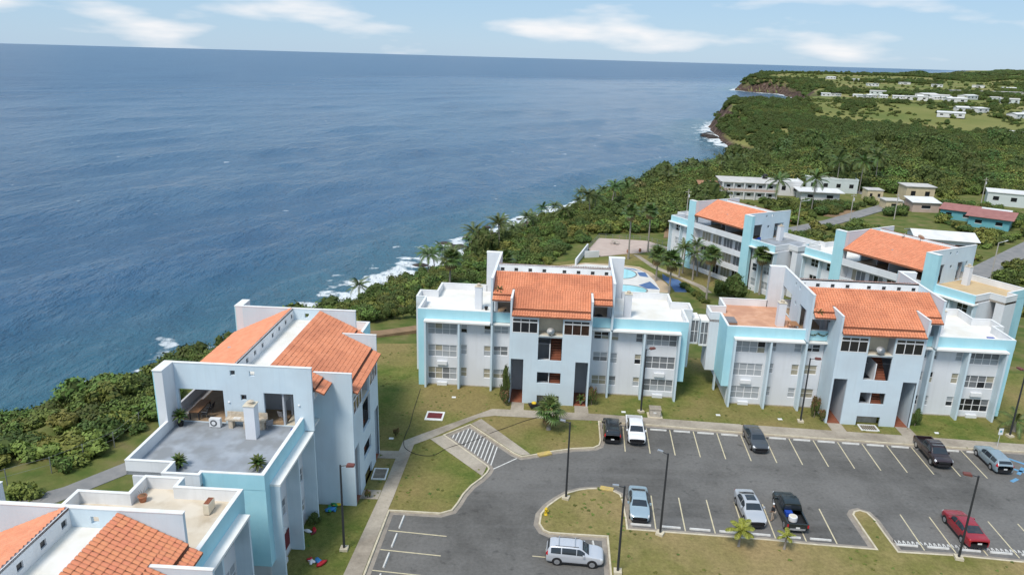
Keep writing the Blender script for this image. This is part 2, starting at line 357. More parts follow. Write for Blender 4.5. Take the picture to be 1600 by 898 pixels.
zq = Zt.ravel()[q].max(1); q = q[zq > SEA-14]
used = np.unique(q); remap = -np.ones(nx*ny, int); remap[used] = np.arange(len(used))
V = np.stack([X.ravel(), Y.ravel(), Zt.ravel()], 1)[used]
me = bpy.data.meshes.new('terrain'); me.from_pydata(V.tolist(), [], remap[q].tolist()); me.polygons.foreach_set('use_smooth', [True]*len(me.polygons))
m = mat('terrain', (.06, .10, .02), 1, spec=.1); n = m.node_tree.nodes; l = m.node_tree.links; p = n['Principled BSDF']
g_ = n.new('ShaderNodeNewGeometry')
def noise(sc, det=6): t = n.new('ShaderNodeTexNoise'); t.inputs['Scale'].default_value = sc; t.inputs['Detail'].default_value = det; l.new(g_.outputs['Position'], t.inputs['Vector']); return t.outputs['Fac']
def ramp(f, stops):
    r = n.new('ShaderNodeValToRGB'); e = r.color_ramp.elements
    while len(e) < len(stops): e.new(.5)
    for k, (ps, c) in enumerate(stops): e[k].position = ps; e[k].color = (*c, 1)
    l.new(f, r.inputs['Fac']); return r.outputs['Color']
def mix(f, a, b):
    x = n.new('ShaderNodeMixRGB'); l.new(f, x.inputs['Fac']); l.new(a, x.inputs['Color1']); l.new(b, x.inputs['Color2']); return x.outputs['Color']
grass = ramp(noise(.35, 9), [(.35, (.085, .12, .030)), (.55, (.14, .15, .048)), (.72, (.20, .165, .08))])
field = ramp(noise(.012, 8), [(.35, (.135, .165, .048)), (.55, (.205, .205, .070)), (.68, (.28, .235, .11))])
sx = n.new('ShaderNodeSeparateXYZ'); l.new(g_.outputs['Position'], sx.inputs[0])
mr = n.new('ShaderNodeMapRange'); mr.inputs['From Min'].default_value = 220; mr.inputs['From Max'].default_value = 420; l.new(sx.outputs['Y'], mr.inputs['Value'])
base = mix(mr.outputs[0], grass, field)
rock = ramp(noise(.22, 9), [(.3, (.030, .022, .018)), (.5, (.085, .055, .042)), (.68, (.17, .12, .10))])
sn = n.new('ShaderNodeSeparateXYZ'); l.new(g_.outputs['True Normal'], sn.inputs[0])
mr2 = n.new('ShaderNodeMapRange'); mr2.inputs['From Min'].default_value = .88; mr2.inputs['From Max'].default_value = .74; l.new(sn.outputs['Z'], mr2.inputs['Value'])
mr3 = n.new('ShaderNodeMapRange'); mr3.inputs['From Min'].default_value = SEA+3.5; mr3.inputs['From Max'].default_value = SEA+1.5; l.new(sx.outputs['Z'], mr3.inputs['Value'])
mx = n.new('ShaderNodeMath'); mx.operation = 'MAXIMUM'; l.new(mr2.outputs[0], mx.inputs[0]); l.new(mr3.outputs[0], mx.inputs[1])
l.new(mix(mx.outputs[0], base, rock), p.inputs['Base Color'])
bp = n.new('ShaderNodeBump'); bp.inputs['Strength'].default_value = .7; bp.inputs['Distance'].default_value = .3; l.new(noise(.9, 8), bp.inputs['Height']); l.new(bp.outputs['Normal'], p.inputs['Normal'])
me.materials.append(m)
struct(put('terrain', me), 'grassy coastal plateau with cliffs falling to the sea')

# sea: a fan of rings whose cells grow with distance, moved by a sum of swells
ths = np.radians(np.linspace(-56, 34, 520)); rr = [60.0]
while rr[-1] < 34000: rr.append(rr[-1]*1.0088)
rr = np.array(rr); TH, RR = np.meshgrid(ths, rr)
SXm = RR*np.sin(TH); SYm = RR*np.cos(TH); cell = np.maximum(RR*.0088, RR*np.radians(90/520))
Zs = np.zeros_like(SXm)
for k in range(46):
    lam = 5.5*1.075**k; a = R(-62+RNG.normal(0, 24)); kx, ky = math.sin(a), math.cos(a)
    amp = .0095*lam**.70*RNG.uniform(.5, 1.2)
    att = np.clip((lam/cell-3)/4, 0, 1); ph = (SXm*kx+SYm*ky)*2*math.pi/lam+RNG.uniform(0, 6.28)+1.5*vnoise(SXm, SYm, lam*4, k)
    Zs += att*amp*(2*((np.sin(ph)+1)/2)**1.7-.9)*(.25+1.1*vnoise(SXm, SYm, lam*5+30, k+60))
off = Xs(SYm)-SXm
Zs *= np.clip(off/30+.35, .2, 1)
# rolling breaker lines parallel to the shore
for o0, a0, wd in ((34, .5, 5), (62, .35, 7), (15, .5, 4)):
    lo_ = off-o0-16*(vnoise(SXm, SYm, 70, 8)-.5); Zs += a0*np.exp(-(lo_/wd)**2)*(vnoise(SXm*0, SYm, 45, 9+o0) > .35)*(SYm < 520)*np.clip((SYm-130)/60, 0, 1)
me = bpy.data.meshes.new('sea')
nr, na = TH.shape; idx = np.arange(nr*na).reshape(nr, na)
q = np.stack([idx[:-1, :-1], idx[:-1, 1:], idx[1:, 1:], idx[1:, :-1]], -1).reshape(-1, 4)
keep = (off.ravel()[q].max(1) > -60); q = q[keep]; used = np.unique(q); remap = -np.ones(nr*na, int); remap[used] = np.arange(len(used))
V = np.stack([SXm.ravel(), SYm.ravel(), SEA+Zs.ravel()], 1)[used]
me.from_pydata(V.tolist(), [], remap[q].tolist()); me.polygons.foreach_set('use_smooth', [True]*len(me.polygons))
at = me.attributes.new('shore', 'FLOAT', 'POINT'); at.data.foreach_set('value', (off*np.interp(SYm, [0, 150, 225, 290], [.75, .75, .95, 1])).ravel()[used].astype(np.float32))
crest = np.clip((Zs.ravel()[used]-.42)/.5, 0, 1); at = me.attributes.new('crest', 'FLOAT', 'POINT'); at.data.foreach_set('value', crest.astype(np.float32))
m = mat('sea_water', (.018, .060, .105), .12, spec=.5); n = m.node_tree.nodes; l = m.node_tree.links; p = n['Principled BSDF']; p.inputs['IOR'].default_value = 1.33
g_ = n.new('ShaderNodeNewGeometry')
def attr(nm): a = n.new('ShaderNodeAttribute'); a.attribute_name = nm; return a.outputs['Fac']
def math_(op, a, b):
    x = n.new('ShaderNodeMath'); x.operation = op; x.use_clamp = False
    for i, v in enumerate((a, b)):
        if isinstance(v, (int, float)): x.inputs[i].default_value = v
        else: l.new(v, x.inputs[i])
    return x.outputs[0]
def mapr(f, a, b, c=0, d=1, smooth=True):
    x = n.new('ShaderNodeMapRange'); x.inputs['From Min'].default_value = a; x.inputs['From Max'].default_value = b; x.inputs['To Min'].default_value = c; x.inputs['To Max'].default_value = d
    if smooth: x.interpolation_type = 'SMOOTHSTEP'
    l.new(f, x.inputs['Value']); return x.outputs[0]
shore = attr('shore')
deep = ramp(noise(.006, 4), [(.3, (.030, .100, .195)), (.7, (.046, .128, .232))])
shal = ramp(noise(.05, 5), [(.3, (.036, .120, .175)), (.7, (.052, .150, .200))])
body = mix(mapr(shore, 75, 0), deep, shal)
fn = math_('ADD', math_('MULTIPLY', noise(.16, 9), .62), math_('MULTIPLY', noise(.035, 3), .38))
thr = mapr(shore, 0, 22, .43, .68, True)
foam = mapr(math_('SUBTRACT', fn, thr), -.015, .045)
far_f = mapr(math_('SUBTRACT', fn, mapr(shore, 6, 52, .55, .82)), -.01, .05, 0, .8)
cap = math_('MULTIPLY', attr('crest'), mapr(noise(.5, 6), .52, .62))
fo = math_('MAXIMUM', math_('MAXIMUM', foam, far_f), math_('MULTIPLY', cap, .04))
wc = n.new('ShaderNodeRGB'); wc.outputs[0].default_value = (.74, .78, .80, 1)
l.new(mix(fo, body, wc.outputs[0]), p.inputs['Base Color'])
l.new(math_('MAXIMUM', mapr(fo, 0, 1, .12, .8), mapr(shore, 60, 1300, .12, .30)), p.inputs['Roughness']); p.inputs['Specular IOR Level'].default_value = .34
mpn = n.new('ShaderNodeMapping'); mpn.inputs['Rotation'].default_value = (0, 0, R(28)); mpn.inputs['Scale'].default_value = (1, .42, 1); l.new(g_.outputs['Position'], mpn.inputs['Vector'])
def wnoise(sc, det): t = n.new('ShaderNodeTexNoise'); t.inputs['Scale'].default_value = sc; t.inputs['Detail'].default_value = det; t.inputs['Roughness'].default_value = .62; l.new(mpn.outputs[0], t.inputs['Vector']); return t.outputs['Fac']
hgt = math_('ADD', math_('MULTIPLY', wnoise(.5, 7), .8), math_('MULTIPLY', wnoise(.09, 5), 2.6))
bp = n.new('ShaderNodeBump'); bp.inputs['Strength'].default_value = 1.0; bp.inputs['Distance'].default_value = 2.0; l.new(hgt, bp.inputs['Height']); l.new(bp.outputs['Normal'], p.inputs['Normal'])
me.materials.append(m)
struct(put('sea', me), 'blue ocean with small swells and white surf along the shore')

# ------------------------------------------------------------------ yard: asphalt, lawns, kerbs, walks
def sheet(name, poly, z, mt, label=None, thick=None, parent=None):
    b = MB()
    if thick: b.prism(poly, z-thick, z)
    else:
        for t in tessellate_polygon([[Vector((a, c, 0)) for a, c in poly]]): b.face([(poly[k][0], poly[k][1], z) for k in t])
    o = b.build(name, mt, parent)
    for pgn in o.data.polygons:
        pass
    if label: struct(o, label)
    return o
def offset_line(pts, d, closed=False):
    out = []; n = len(pts)
    for i, p in enumerate(pts):
        a = Vector(pts[i-1] if i or closed else pts[i]); b = Vector(pts[(i+1) % n] if i < n-1 or closed else pts[i]); c = Vector(p)
        t1 = (c-a); t2 = (b-c); t1 = t1.normalized() if t1.length > 1e-6 else t2.normalized(); t2 = t2.normalized() if t2.length > 1e-6 else t1
        t = (t1+t2).normalized(); nn = Vector((-t.y, t.x)); k = max(.45, nn.dot(Vector((-t1.y, t1.x))))
        out.append(tuple(c+nn*(d/k)))
    return out
def strip(name, pts, d0, d1, z0, z1, mt, parent=None):
    A = offset_line(pts, d0); B = offset_line(pts, d1); b = MB()
    for i in range(len(pts)-1):
        a0, a1, b0, b1 = A[i], A[i+1], B[i], B[i+1]
        b.face([(*a0, z1), (*a1, z1), (*b1, z1), (*b0, z1)])
        if z1-z0 > .01:
            b.face([(*a0, z0), (*a1, z0), (*a1, z1), (*a0, z1)]); b.face([(*b0, z0), (*b0, z1), (*b1, z1), (*b1, z0)])
    return b.build(name, mt, parent)
lot = struct(sheet('parking_lot', [(-11.3, 16), (120, 16), (118, 75.3), (-11.3, 75.3)], 0.0, 'asphalt'), 'grey asphalt car park with painted stalls')
CURB1 = [(-11.9, 30), (-10.99, 47.65), (-10.44, 56.98), (-5.84, 56.75), (-4.81, 57.3), (-4.37, 58.47), (-4.0, 59.84), (-3.32, 61.38), (-2.46, 62.65), (-1.94, 63.67), (-1.72, 64.44), (-1.87, 64.97), (-6.82, 71.03), (-4.22, 73.5), (0.68, 67.54), (1.48, 66.95), (2.47, 67.25), (4.62, 68.15), (6.87, 68.86), (9.13, 69.19), (9.8, 69.76), (10.04, 70.73), (10.3, 75.1)]
UPC = [(10.3, 75.1), (15.3, 74.75), (25.4, 73.52), (34.0, 72.72), (42.4, 71.97), (47.6, 71.5), (55.8, 70.9), (90, 67.8), (118, 65.2)]
K1 = CURB1+UPC[1:]
lawnA = K1+[(118, 92), (60, 92.5), (20, 95), (-8, 97.5), (-26, 96), (-27, 30)]
struct(sheet('lawn', lawnA, .12, 'lawn_green'), 'mown lawn around the apartment blocks, green with brown patches')
strip('curb', K1, -.02, .14, -.02, .15, 'curb_paint', lot)
strip('gutter', K1, -.42, -.02, 0, .006, 'gutter', lot)
ISL = [(8.78, 54.1), (5.59, 54.27), (3.85, 54.39), (3.3, 54.75), (2.95, 55.67), (3.15, 57.19), (3.8, 58.44), (4.79, 59.66), (5.8, 60.64), (6.91, 61.21), (7.79, 61.45), (8.88, 61.56), (10.23, 61.15), (10.8, 60.61), (10.92, 59.51), (10.86, 57.9), (10.84, 56.7), (10.74, 55.3), (14.56, 55.0), (18.5, 54.69), (22.72, 54.35), (25.82, 53.95), (31.64, 53.44), (31.78, 58.41), (32.15, 58.93), (32.75, 59.16), (33.32, 58.79), (33.52, 57.72), (33.45, 55.55), (33.43, 53.18), (38.49, 52.9), (43.51, 52.3), (70, 50), (118, 45.7)]
K2 = [(7.2, 26), (8.48, 49.14)]+ISL
struct(sheet('lawn', K2+[(118, 26)], .12, 'lawn'), 'dry brownish lawn and teardrop island below the lower parking row')
strip('curb', K2, -.14, .02, -.02, .15, 'curb_paint', lot)
strip('gutter', K2, .02, .46, 0, .006, 'gutter', lot)
WALK = [(-14.3, 30), (-12.61, 48.23), (-11.75, 58.69), (-11.06, 69.45), (-9.18, 71.18), (-1.91, 77.44), (1.52, 77.39), (10.55, 76.9), (17.51, 76.2), (25.89, 75.4), (43.34, 73.88), (56.78, 72.56), (118, 67.2), (118, 65.5), (55.81, 71.06), (47.6, 71.66), (42.44, 72.13), (33.97, 72.88), (25.38, 73.68), (15.32, 74.91), (10.45, 75.27), (5.44, 75.33), (-1.63, 75.76), (-3.36, 75.19), (-8.33, 70.07), (-9.82, 68.76), (-10.43, 58.76), (-10.60, 56.95), (-11.14, 48.3), (-12.1, 30)]
struct(sheet('sidewalk', WALK, .15, 'concrete'), 'weathered concrete footpath along the car park and past the blocks')
for nm, pl_ in (('left', [(-8.28, 70.03), (-2.4, 63.06), (-2.0, 64.88), (-6.95, 70.95)]), ('right', [(-4.1, 73.7), (0.78, 67.7), (1.5, 67.2), (2.4, 67.45), (-3.05, 74.9)])):
    struct(sheet('sidewalk', pl_, .156, 'concrete'), 'concrete ramp on the %s side of the hatched loading bay' % nm)
for k, (a, b) in enumerate((((-13.6, 59.4), (-11.8, 59.4)), ((-13.4, 66.6), (-11.2, 66.6)))):
    struct(sheet('path', [(a[0], a[1]-.75), (b[0], b[1]-.75), (b[0]+.1, b[1]+.75), (a[0], a[1]+.75)], .148, 'concrete'), 'short concrete path to the %s door of the left block' % ('near', 'far')[k])
for (x, y, wd, lab) in ((1.05, 78.3, 1.5, 'left door of the middle block'), (8.5, 77.7, 1.6, 'right door of the middle block'), (37.3, 75.6, 1.6, 'left door of the right block'), (44.9, 75.0, 1.6, 'right door of the right block')):
    struct(sheet('path', [(x-wd/2-.1, y-1.7), (x+wd/2-.1, y-1.8), (x+wd/2+.05, y+1.1), (x-wd/2+.05, y+1.2)], .158, 'concrete'), 'short concrete path to the '+lab)

# painted stalls, hatching, wheel stops
UV = Vector((36.11, -3.28)).normalized(); UN = Vector((-UV.y, UV.x))
def line(p, q, wd=.11, mt='paint_yellow', z=.005, nm='parking_line'):
    p = Vector(p); q = Vector(q); d = (q-p).normalized(); n_ = Vector((-d.y, d.x))*wd/2
    return MB().face([(*(p-n_), z), (*(q-n_), z), (*(q+n_), z), (*(p+n_), z)]).build(nm, mt, lot)
A0 = Vector((12.39, 68.78)); B0_ = Vector((13.72, 60.75)); C0 = Vector((36.36, 58.79))
stop_me = MB().prism([(-.09, 0), (.09, 0), (.06, .13), (-.06, .13)], -.9, .9, 'x').mesh('wheel_stop', 'stop_white')
def wheel_stop(p, ang, label, grp): tag(put('wheel_stop', stop_me, None, (p.x, p.y, .002), ang), label, 'wheel stop', grp)
ua = math.atan2(UV.y, UV.x)
for i in range(0, 15): line(A0+UV*2.59*i, A0+UV*2.59*i+UN*5.55)
for i in range(1, 15):
    if i in (0,): continue
    wheel_stop(A0+UV*2.59*(i+.5)+UN*5.25, ua, 'white wheel stop in the %s stall from the left of the upper row' % ORD[i], 'wheel stops of the upper row')
for i in range(0, 7): line(B0_+UV*2.575*i, B0_+UV*2.575*i-UN*5.3)
for i in range(-1, 6): wheel_stop(B0_+UV*2.575*(i+.5)-UN*4.85, ua, 'white wheel stop in the %s stall from the left of the lower row' % ORD[i+1], 'wheel stops of the lower row')
for i in range(0, 6): line(C0+UV*2.57*i, C0+UV*2.57*i-UN*5.2)
for i in range(-1, 4):
    c = C0+UV*2.57*(i+.5)
    wheel_stop(c-UN*4.75, ua, 'white wheel stop beyond the curbed finger, %s from the left there' % ORD[i+1], 'wheel stops beyond the curbed finger')
    b = MB()
    for k in range(13):
        a = c+UV*(-1.15+k*.19)-UN*4.45; e = a+UV*(.10 if k % 2 else -.06)+UN*.42
        b.face([(*a, .006), (*(a+UV*.08), .006), (*(e+UV*.08), .006), (*e, .006)])
    b.build('stall_lettering', 'paint_white', lot)
LV = Vector((-.09, -1)).normalized(); LU = Vector((5.26, -.62)).normalized()
L0 = Vector((-10.07, 54.28)); la = math.atan2(LV.y, LV.x)
for i in range(0, 8): line(L0+LV*2.6*i, L0+LV*2.6*i+LU*5.1)
for i in range(-1, 3): wheel_stop(L0+LV*2.6*(i+.5)+LU*.85, la, 'white wheel stop in the %s stall beside the footpath of the left block' % ORD[i+1], 'wheel stops of the left row')
wheel_stop(Vector((7.55, 52.6)), R(93), 'white wheel stop in front of the silver estate car', 'wheel stops of the left row'); line((2.3, 51.4), (7.4, 50.9)); line((2.4, 54.0-5.7), (7.4, 48.0))
hb = [Vector(v) for v in ((-6.70, 70.95), (-4.15, 73.25), (1.2, 67.0), (-1.45, 64.55))]
for a, b in ((0, 1), (1, 2), (2, 3), (3, 0)): line(hb[a].lerp(hb[b], .03), hb[a].lerp(hb[b], .97), .13, 'paint_white', .0055, 'bay_line')
for k in range(14):
    t = (k+.9)/14.6; s_ = hb[0].lerp(hb[3], t); dd = Vector((.15, 1)).normalized()
    e1, e2 = hb[1]-hb[0], None; best = None
    for P, Q in ((hb[0], hb[1]), (hb[1], hb[2])):
        den = dd.x*(Q-P).y-dd.y*(Q-P).x
        if abs(den) < 1e-6: continue
        rr_ = P-s_; tt = (rr_.x*(Q-P).y-rr_.y*(Q-P).x)/den; uu = (rr_.x*dd.y-rr_.y*dd.x)/den
        if tt > .05 and 0 <= uu <= 1: best = tt if best is None else min(best, tt)
    if best: line(s_, s_+dd*best, .12, 'paint_white', .0045, 'bay_stripe')
for a, b in (((50.6, 65.0), (51.6, 65.6)), ((52.0, 67.8), (53.8, 66.3)), ((52.2, 66.4), (53.6, 67.8)), ((53.2, 69.6), (55.6, 67.2))): line(a, b, .35, 'paint_blue', .006, 'accessible_marking')
for p_, q_, lb in (((8.99, 61.62), (10.2, 61.30), 'on the teardrop island'), ((3.2, 67.38), (4.5, 67.95), 'at the curb beside the hatched bay')):
    p_ = Vector(p_); q_ = Vector(q_); d = (q_-p_).normalized(); nn = Vector((-d.y, d.x))
    tag(MB().prism([tuple(p_-nn*.32), tuple(q_-nn*.32), tuple(q_+nn*.32), tuple(p_+nn*.32)], .02, .19).build('storm_inlet', 'inlet_yellow'), 'yellow painted concrete storm inlet '+lb, 'storm inlet')

# ------------------------------------------------------------------ apartment blocks (one design; x along the front, y towards the rear, origin mid-front at ground)
SL = .475; RY, RZ = 3.45, 14.42
def rz_front(y): return RZ-SL*(RY-y)
TW, TL = .30, .37
def tile_mesh():
    b = MB(); w2 = TW/2; hs = [0, .055, .075, .055, 0]
    for j, (yy, k) in enumerate(((0, 1.0), (TL+.05, .9))):
        for i, h in enumerate(hs): b.v.append(((-w2+TW*i/4)*k, yy, h*k+(.035 if j == 0 else 0)))
    for i in range(4): b.f.append((i, i+1, 5+i+1, 5+i))
    b.f.append((0, 1, 2, 3, 4)); return b
def tiles_positions(x0, x1, y0, y1, rear=False):
    """tile origins (lower end) on the pitched plane; y0 is the lower end for the front pitch"""
    n = max(1, round((x1-x0)/TW)); st = (x1-x0)/n; dy = TL/math.hypot(1, SL); rows = max(1, round((y1-y0)/dy)); out = []
    for r_ in range(rows):
        for i in range(n): out.append((x0+st*(i+.5), y0+(y1-y0)*r_/rows, r_))
    return out
TP = math.atan(SL)
def place_tile(b, tb, x, y, z, rear=False, jit=0):
    c, s = math.cos(TP), math.sin(TP); i = len(b.v); sg = -1 if rear else 1
    for (vx, vy, vz) in tb.v: b.v.append((x+vx, y+sg*(vy*c-vz*s), z+vy*s+vz*c+jit))
    for f in tb.f: b.f.append(tuple(i+k for k in f))
FRONT_FIELDS = [(-6.98, 6.98, .66, RY), (-4.48, 4.48, -2.25, .66), (-6.98, -4.72, -.25, .66), (4.72, 6.98, -.25, .66)]
EAVES = [(-4.48, 4.48, -3.15, -2.42), (-6.98, -4.72, -1.0, -.42), (4.72, 6.98, -1.0, -.42)]
def front_tiles():
    out = []
    for x0, x1, y0, y1 in FRONT_FIELDS:
        lim = (lambda x, y: True)
        for x, y, r_ in tiles_positions(x0, x1, y0, y1):
            out.append((x, y, rz_front(y)+.03))
    for x0, x1, y0, y1 in EAVES:
        for x, y, r_ in tiles_positions(x0, x1, y0, y1): out.append((x, y, rz_front(y)-.10))
    return out
TB = tile_mesh()
def tiles_joined(lst, rear=False):
    b = MB()
    for x, y, z in lst: place_tile(b, TB, x, y, z, rear, random.uniform(-.012, .012))
    return b
REAR_TILES = [(x, 12.35-(y), 14.66-SL*(12.35-y-6.2)+.03) for x, y, r_ in tiles_positions(-6.98, 6.98, 0, 6.05)]
FWIN = [(11.4, 15.0, 4, ((.86, 2.45), (3.81, 5.41), (6.75, 8.2))), (10.15, 11.0-.06, 1, ((1.35, 2.57), (4.25, 5.55), (7.1, 8.2))), (7.25, 8.1, 1, ((1.3, 2.55), (4.2, 5.57), (7.15, 8.2))), (5.15, 6.92, 2, ((1.35, 2.55), (4.4, 5.6), (7.25, 8.2)))]
RWIN = [(12.3, 13.9, 2, ((.9, 2.4), (3.9, 5.4), (6.9, 8.3))), (9.4, 10.6, 1, ((.9, 2.4), (3.9, 5.4), (6.9, 8.3)))]
def frame_mesh(w_, h_, n, sash=True, d=.1, t=.055):
    b = MB(); b.box(0, w_, 0, d, 0, t); b.box(0, w_, 0, d, h_-t, h_); b.box(0, t, 0, d, t, h_-t); b.box(w_-t, w_, 0, d, t, h_-t)
    for k in range(1, n): x = w_*k/n; b.box(x-t*.6, x+t*.6, .002, d-.002, t, h_-t)
    if sash: b.box(t, w_-t, .012, d-.012, h_*.5-t*.45, h_*.5+t*.45)
    return b
def window(parent, x0, x1, y, z0, z1, n, styles, flip=False, sash=True):
    w_, h_ = round(x1-x0, 3), round(z1-z0, 3)
    fr = put('window', cached(('wf', w_, h_, n, sash), lambda: frame_mesh(w_, h_, n, sash).mesh('window', 'frame_white')), parent, (x1, y, z0) if flip else (x0, y, z0), math.pi if flip else 0)
    a_ = random.choice(styles); wst = (a_, a_) if random.random() < .55 else (random.choice(styles), a_)
    for k in range(n):
        pw = w_/n-.06
        for j, (a, c) in enumerate(((.0, .5), (.5, 1.0)) if sash else ((0, 1),)):
            st = wst[j] if random.random() > .12 else random.choice(styles)
            put('pane', cached(('wp', round(pw, 3), round(h_*(c-a)-.05, 3)), lambda: MB().box(0, pw, 0, .02, 0, h_*(c-a)-.05).mesh('pane', 'glass_dark')), fr, (w_*k/n+.03, .055, h_*a+.025), mt=st)
    return fr
def part(b, name, mt, root, smooth=False): return b.build(name, mt, root, None, smooth)
LBL = ['blind_light', 'blind_light', 'blind_light', 'blind_grey', 'blind_warm', 'glass_dark']
def block(o, label, floor_l, floor_r, zb_l=2.5, zb_r=2.5, ext_l=(16.1, 17.25, 15.05), ext_r=(16.1, 17.25, 15.05), z0=0, deg=0, front=True, rear=True, tiles='stuff', wstyle=LBL, links=()):
    root = empty('apartment_block', (o[0], o[1], z0), R(deg)); tag(root, label, 'building', 'pale blue apartment blocks')
    K = lambda key, fn, mt, name: put(name, cached(key, lambda: fn().mesh(name, mt)), root)
    # --- wings
    for s in (-1, 1):
        E1, E2, E3 = ext_l if s < 0 else ext_r; zb = zb_l if s < 0 else zb_r; fl = floor_l if s < 0 else floor_r
        X = lambda a, b: (min(s*a, s*b), max(s*a, s*b))
        def ops(W): return [(*X(a, b), z[0], z[1]) for a, b, n_, zz in W for z in zz]
        K(('ww', s), lambda: MB().wall('y', 1.1, .2, *X(4.72, 15.3), .25, 9.05, ops(FWIN)), 'stucco_white' if 0 else 'stucco', 'wall')
        K(('wf', s), lambda: MB().box(*X(4.72, 15.3), 1.07, 1.3, -.6, .25), 'foundation', 'foundation')
        if front:
            for a, b, n_, zz in FWIN:
                for z in zz: window(root, *X(a, b), 1.16, z[0], z[1], n_, wstyle)
            for z in (.06, 2.87):
                K(('ac', s, z), lambda: MB().box(*X(12.62, 13.84), .82, 1.1, z, z+.44), 'ac_white', 'air_conditioner')
        for x in (7.07, 11.05, 15.15): K(('fin', s, x), lambda: MB().box(s*x-.11, s*x+.11, 0, 1.1, -.3, 8.66), 'fin_blue', 'fin')
        K(('can', s), lambda: MB().box(*X(7.3, 15.28), -.06, .74, 8.67, 8.86).box(*X(4.72, 7.0), .25, .74, 8.62, 8.80), 'canopy_white', 'canopy')
        # fascia band and end volume
        K(('fas', s, E1), lambda: MB().box(*X(4.72, E1), .72, .80, 8.862, 10.07), 'turquoise', 'fascia')
        K(('endv', s, zb, E1), lambda: MB().box(*X(15.262, E1), .725, 5.3, zb, 8.899), 'turquoise', 'end_bay')
        K(('fass', s, E1), lambda: MB().box(*X(E1+.001, E1+.03), .72, 5.3, 8.862, 10.07), 'turquoise', 'fascia')
        K(('under', s, E1), lambda: MB().box(*X(15.0, 15.2), 1.3, 10.9, -.6, 8.9), 'stucco', 'side_wall')
        K(('bay', s, zb, E1, E2), lambda: MB().box(*X(E1-.1, E2), 5.301, 8.1, zb+.02 if E2 > E1+.5 else zb, 8.9), 'stucco', 'bay')
        K(('endw', s, E3), lambda: MB().box(*X(15.201, E3), 8.1, 11.3, -.6, 8.9), 'stucco', 'side_wall') if E3 > 15.3 else None
        if E1 > 15.4: K(('fin_end', s, zb), lambda: MB().box(*X(E1-.2, E1-.02), 4.6, 5.2, -.3, zb), 'fin_blue', 'pier') if zb > 1 else None
        # terrace
        outline = [(4.72, .8), (E1, .8), (E1, 5.3), (E2, 5.3), (E2, 8.1), (E3, 8.1), (E3, 11.6), (7.2, 11.6)]
        pl_ = [(s*a, b) for a, b in ([(7.2, .8)]+outline[1:])]
        K(('tf', s, E1, E2, E3, fl), lambda: MB().prism(pl_, 8.9, 9.2), fl, 'terrace_floor')
        def seg(b, p, q, t, za, zb_):
            (xa, ya), (xb, yb) = p, q
            if abs(xa-xb) < 1e-6: b.box(*X(xa-t, xa), min(ya, yb), max(ya, yb), za, zb_)
            else: b.box(*X(xa, xb), ya-t if yb > 6.9 and ya > 11 else ya, ya if yb > 6.9 and ya > 11 else ya+t, za, zb_)
        def par(za, zb_, t0, grow):
            b = MB(); g2 = grow
            b.box(*X(4.72, E1+g2), .801-g2*3, 1.0+g2, za, zb_)
            b.box(*X(E1-.2-g2, E1+g2), 1.0+g2, 5.3+.2*0-g2, za, zb_)
            b.box(*X(E1-.2-g2, E2+g2), 5.3-g2, 5.5+g2, za, zb_)
            b.box(*X(E2-.2-g2, E2+g2), 5.5+g2, 7.9-g2, za, zb_)
            b.box(*X(E3-.2-g2, E2+g2), 7.9-g2, 8.1+g2, za, zb_)
            b.box(*X(E3-.2-g2, E3+g2), 8.1+g2, 11.4-g2, za, zb_)
            b.box(*X(8.9, E3+g2), 11.4-g2, 11.6+g2, za, zb_)
            return b
        K(('par', s, E1, E2, E3), lambda: par(8.901, 10.07, .2, 0), 'stucco_white', 'parapet')
        K(('cop', s, E1, E2, E3), lambda: par(10.071, 10.12, .2, .025), 'coping', 'coping')
        # rear of the wing
        K(('rw', s), lambda: MB().wall('y', 10.9, .2, *X(9.0, 15.2), -.6, 8.9, ops(RWIN)), 'stucco', 'rear_wall')
        if rear:
            for a, b, n_, zz in RWIN:
                for z in zz: window(root, *X(a, b), 11.04, z[0], z[1], n_, ['glass_dark', 'blind_grey', 'glass_dark', 'blind_light'], True)
            for x in (11.6, 15.1): K(('rfin', s, x), lambda: MB().box(s*x-.11, s*x+.11, 11.1, 11.9, -.3, 8.66), 'fin_blue', 'fin')
            K(('rcan', s), lambda: MB().box(*X(9.0, 15.3), 11.1, 12.3, 8.67, 8.86), 'canopy_white', 'canopy')
            K(('rfas', s, E3), lambda: MB().box(*X(9.0, E3), 11.63, 11.72, 8.862, 10.068), 'turquoise', 'fascia')
        # tall gable wall with its openings, and the rear return pier
        W_ops = [(1.5, 4.0, 9.2, 12.2), (7.4, 11.2, 9.2, 12.25), (5.45, 5.95, 11.45, 11.95), (4.62, 5.07, 13.65, 14.1), (6.24, 6.68, 13.65, 14.1)]
        K(('W', s), lambda: MB().wall('x', s*7.0 if s > 0 else -7.24, .24, -.1, 11.4, 8.9, 14.56, W_ops), 'stucco_blue', 'gable_wall')
        K(('Wlow', s), lambda: MB().box(*X(7.0, 7.24), 1.31, 11.4, -.6, 8.9), 'stucco', 'gable_base')
        K(('Wc', s), lambda: MB().box(*X(6.97, 7.27), -.13, 11.4, 14.561, 14.61), 'coping', 'coping')
        K(('ret', s), lambda: MB().box(*X(7.0, 9.0), 11.4, 12.12, -.6, 14.56), 'stucco', 'pier')
        K(('rett', s), lambda: MB().box(*X(6.99, 9.0), 12.121, 12.2, -.6, 14.57), 'turquoise', 'pier_face')
        if rear: K(('rete', s), lambda: MB().box(*X(9.001, 9.04), 11.5, 12.2, -.6, 14.57), 'turquoise', 'pier_face')
        K(('retc', s), lambda: MB().box(*X(6.97, 9.07), 11.401, 12.23, 14.571, 14.62), 'coping', 'coping')
        # chimney
        ch = K(('chim', s), lambda: MB().box(*X(8.75, 9.62), 3.9, 4.75, 9.2, 12.1), 'stucco', 'chimney')
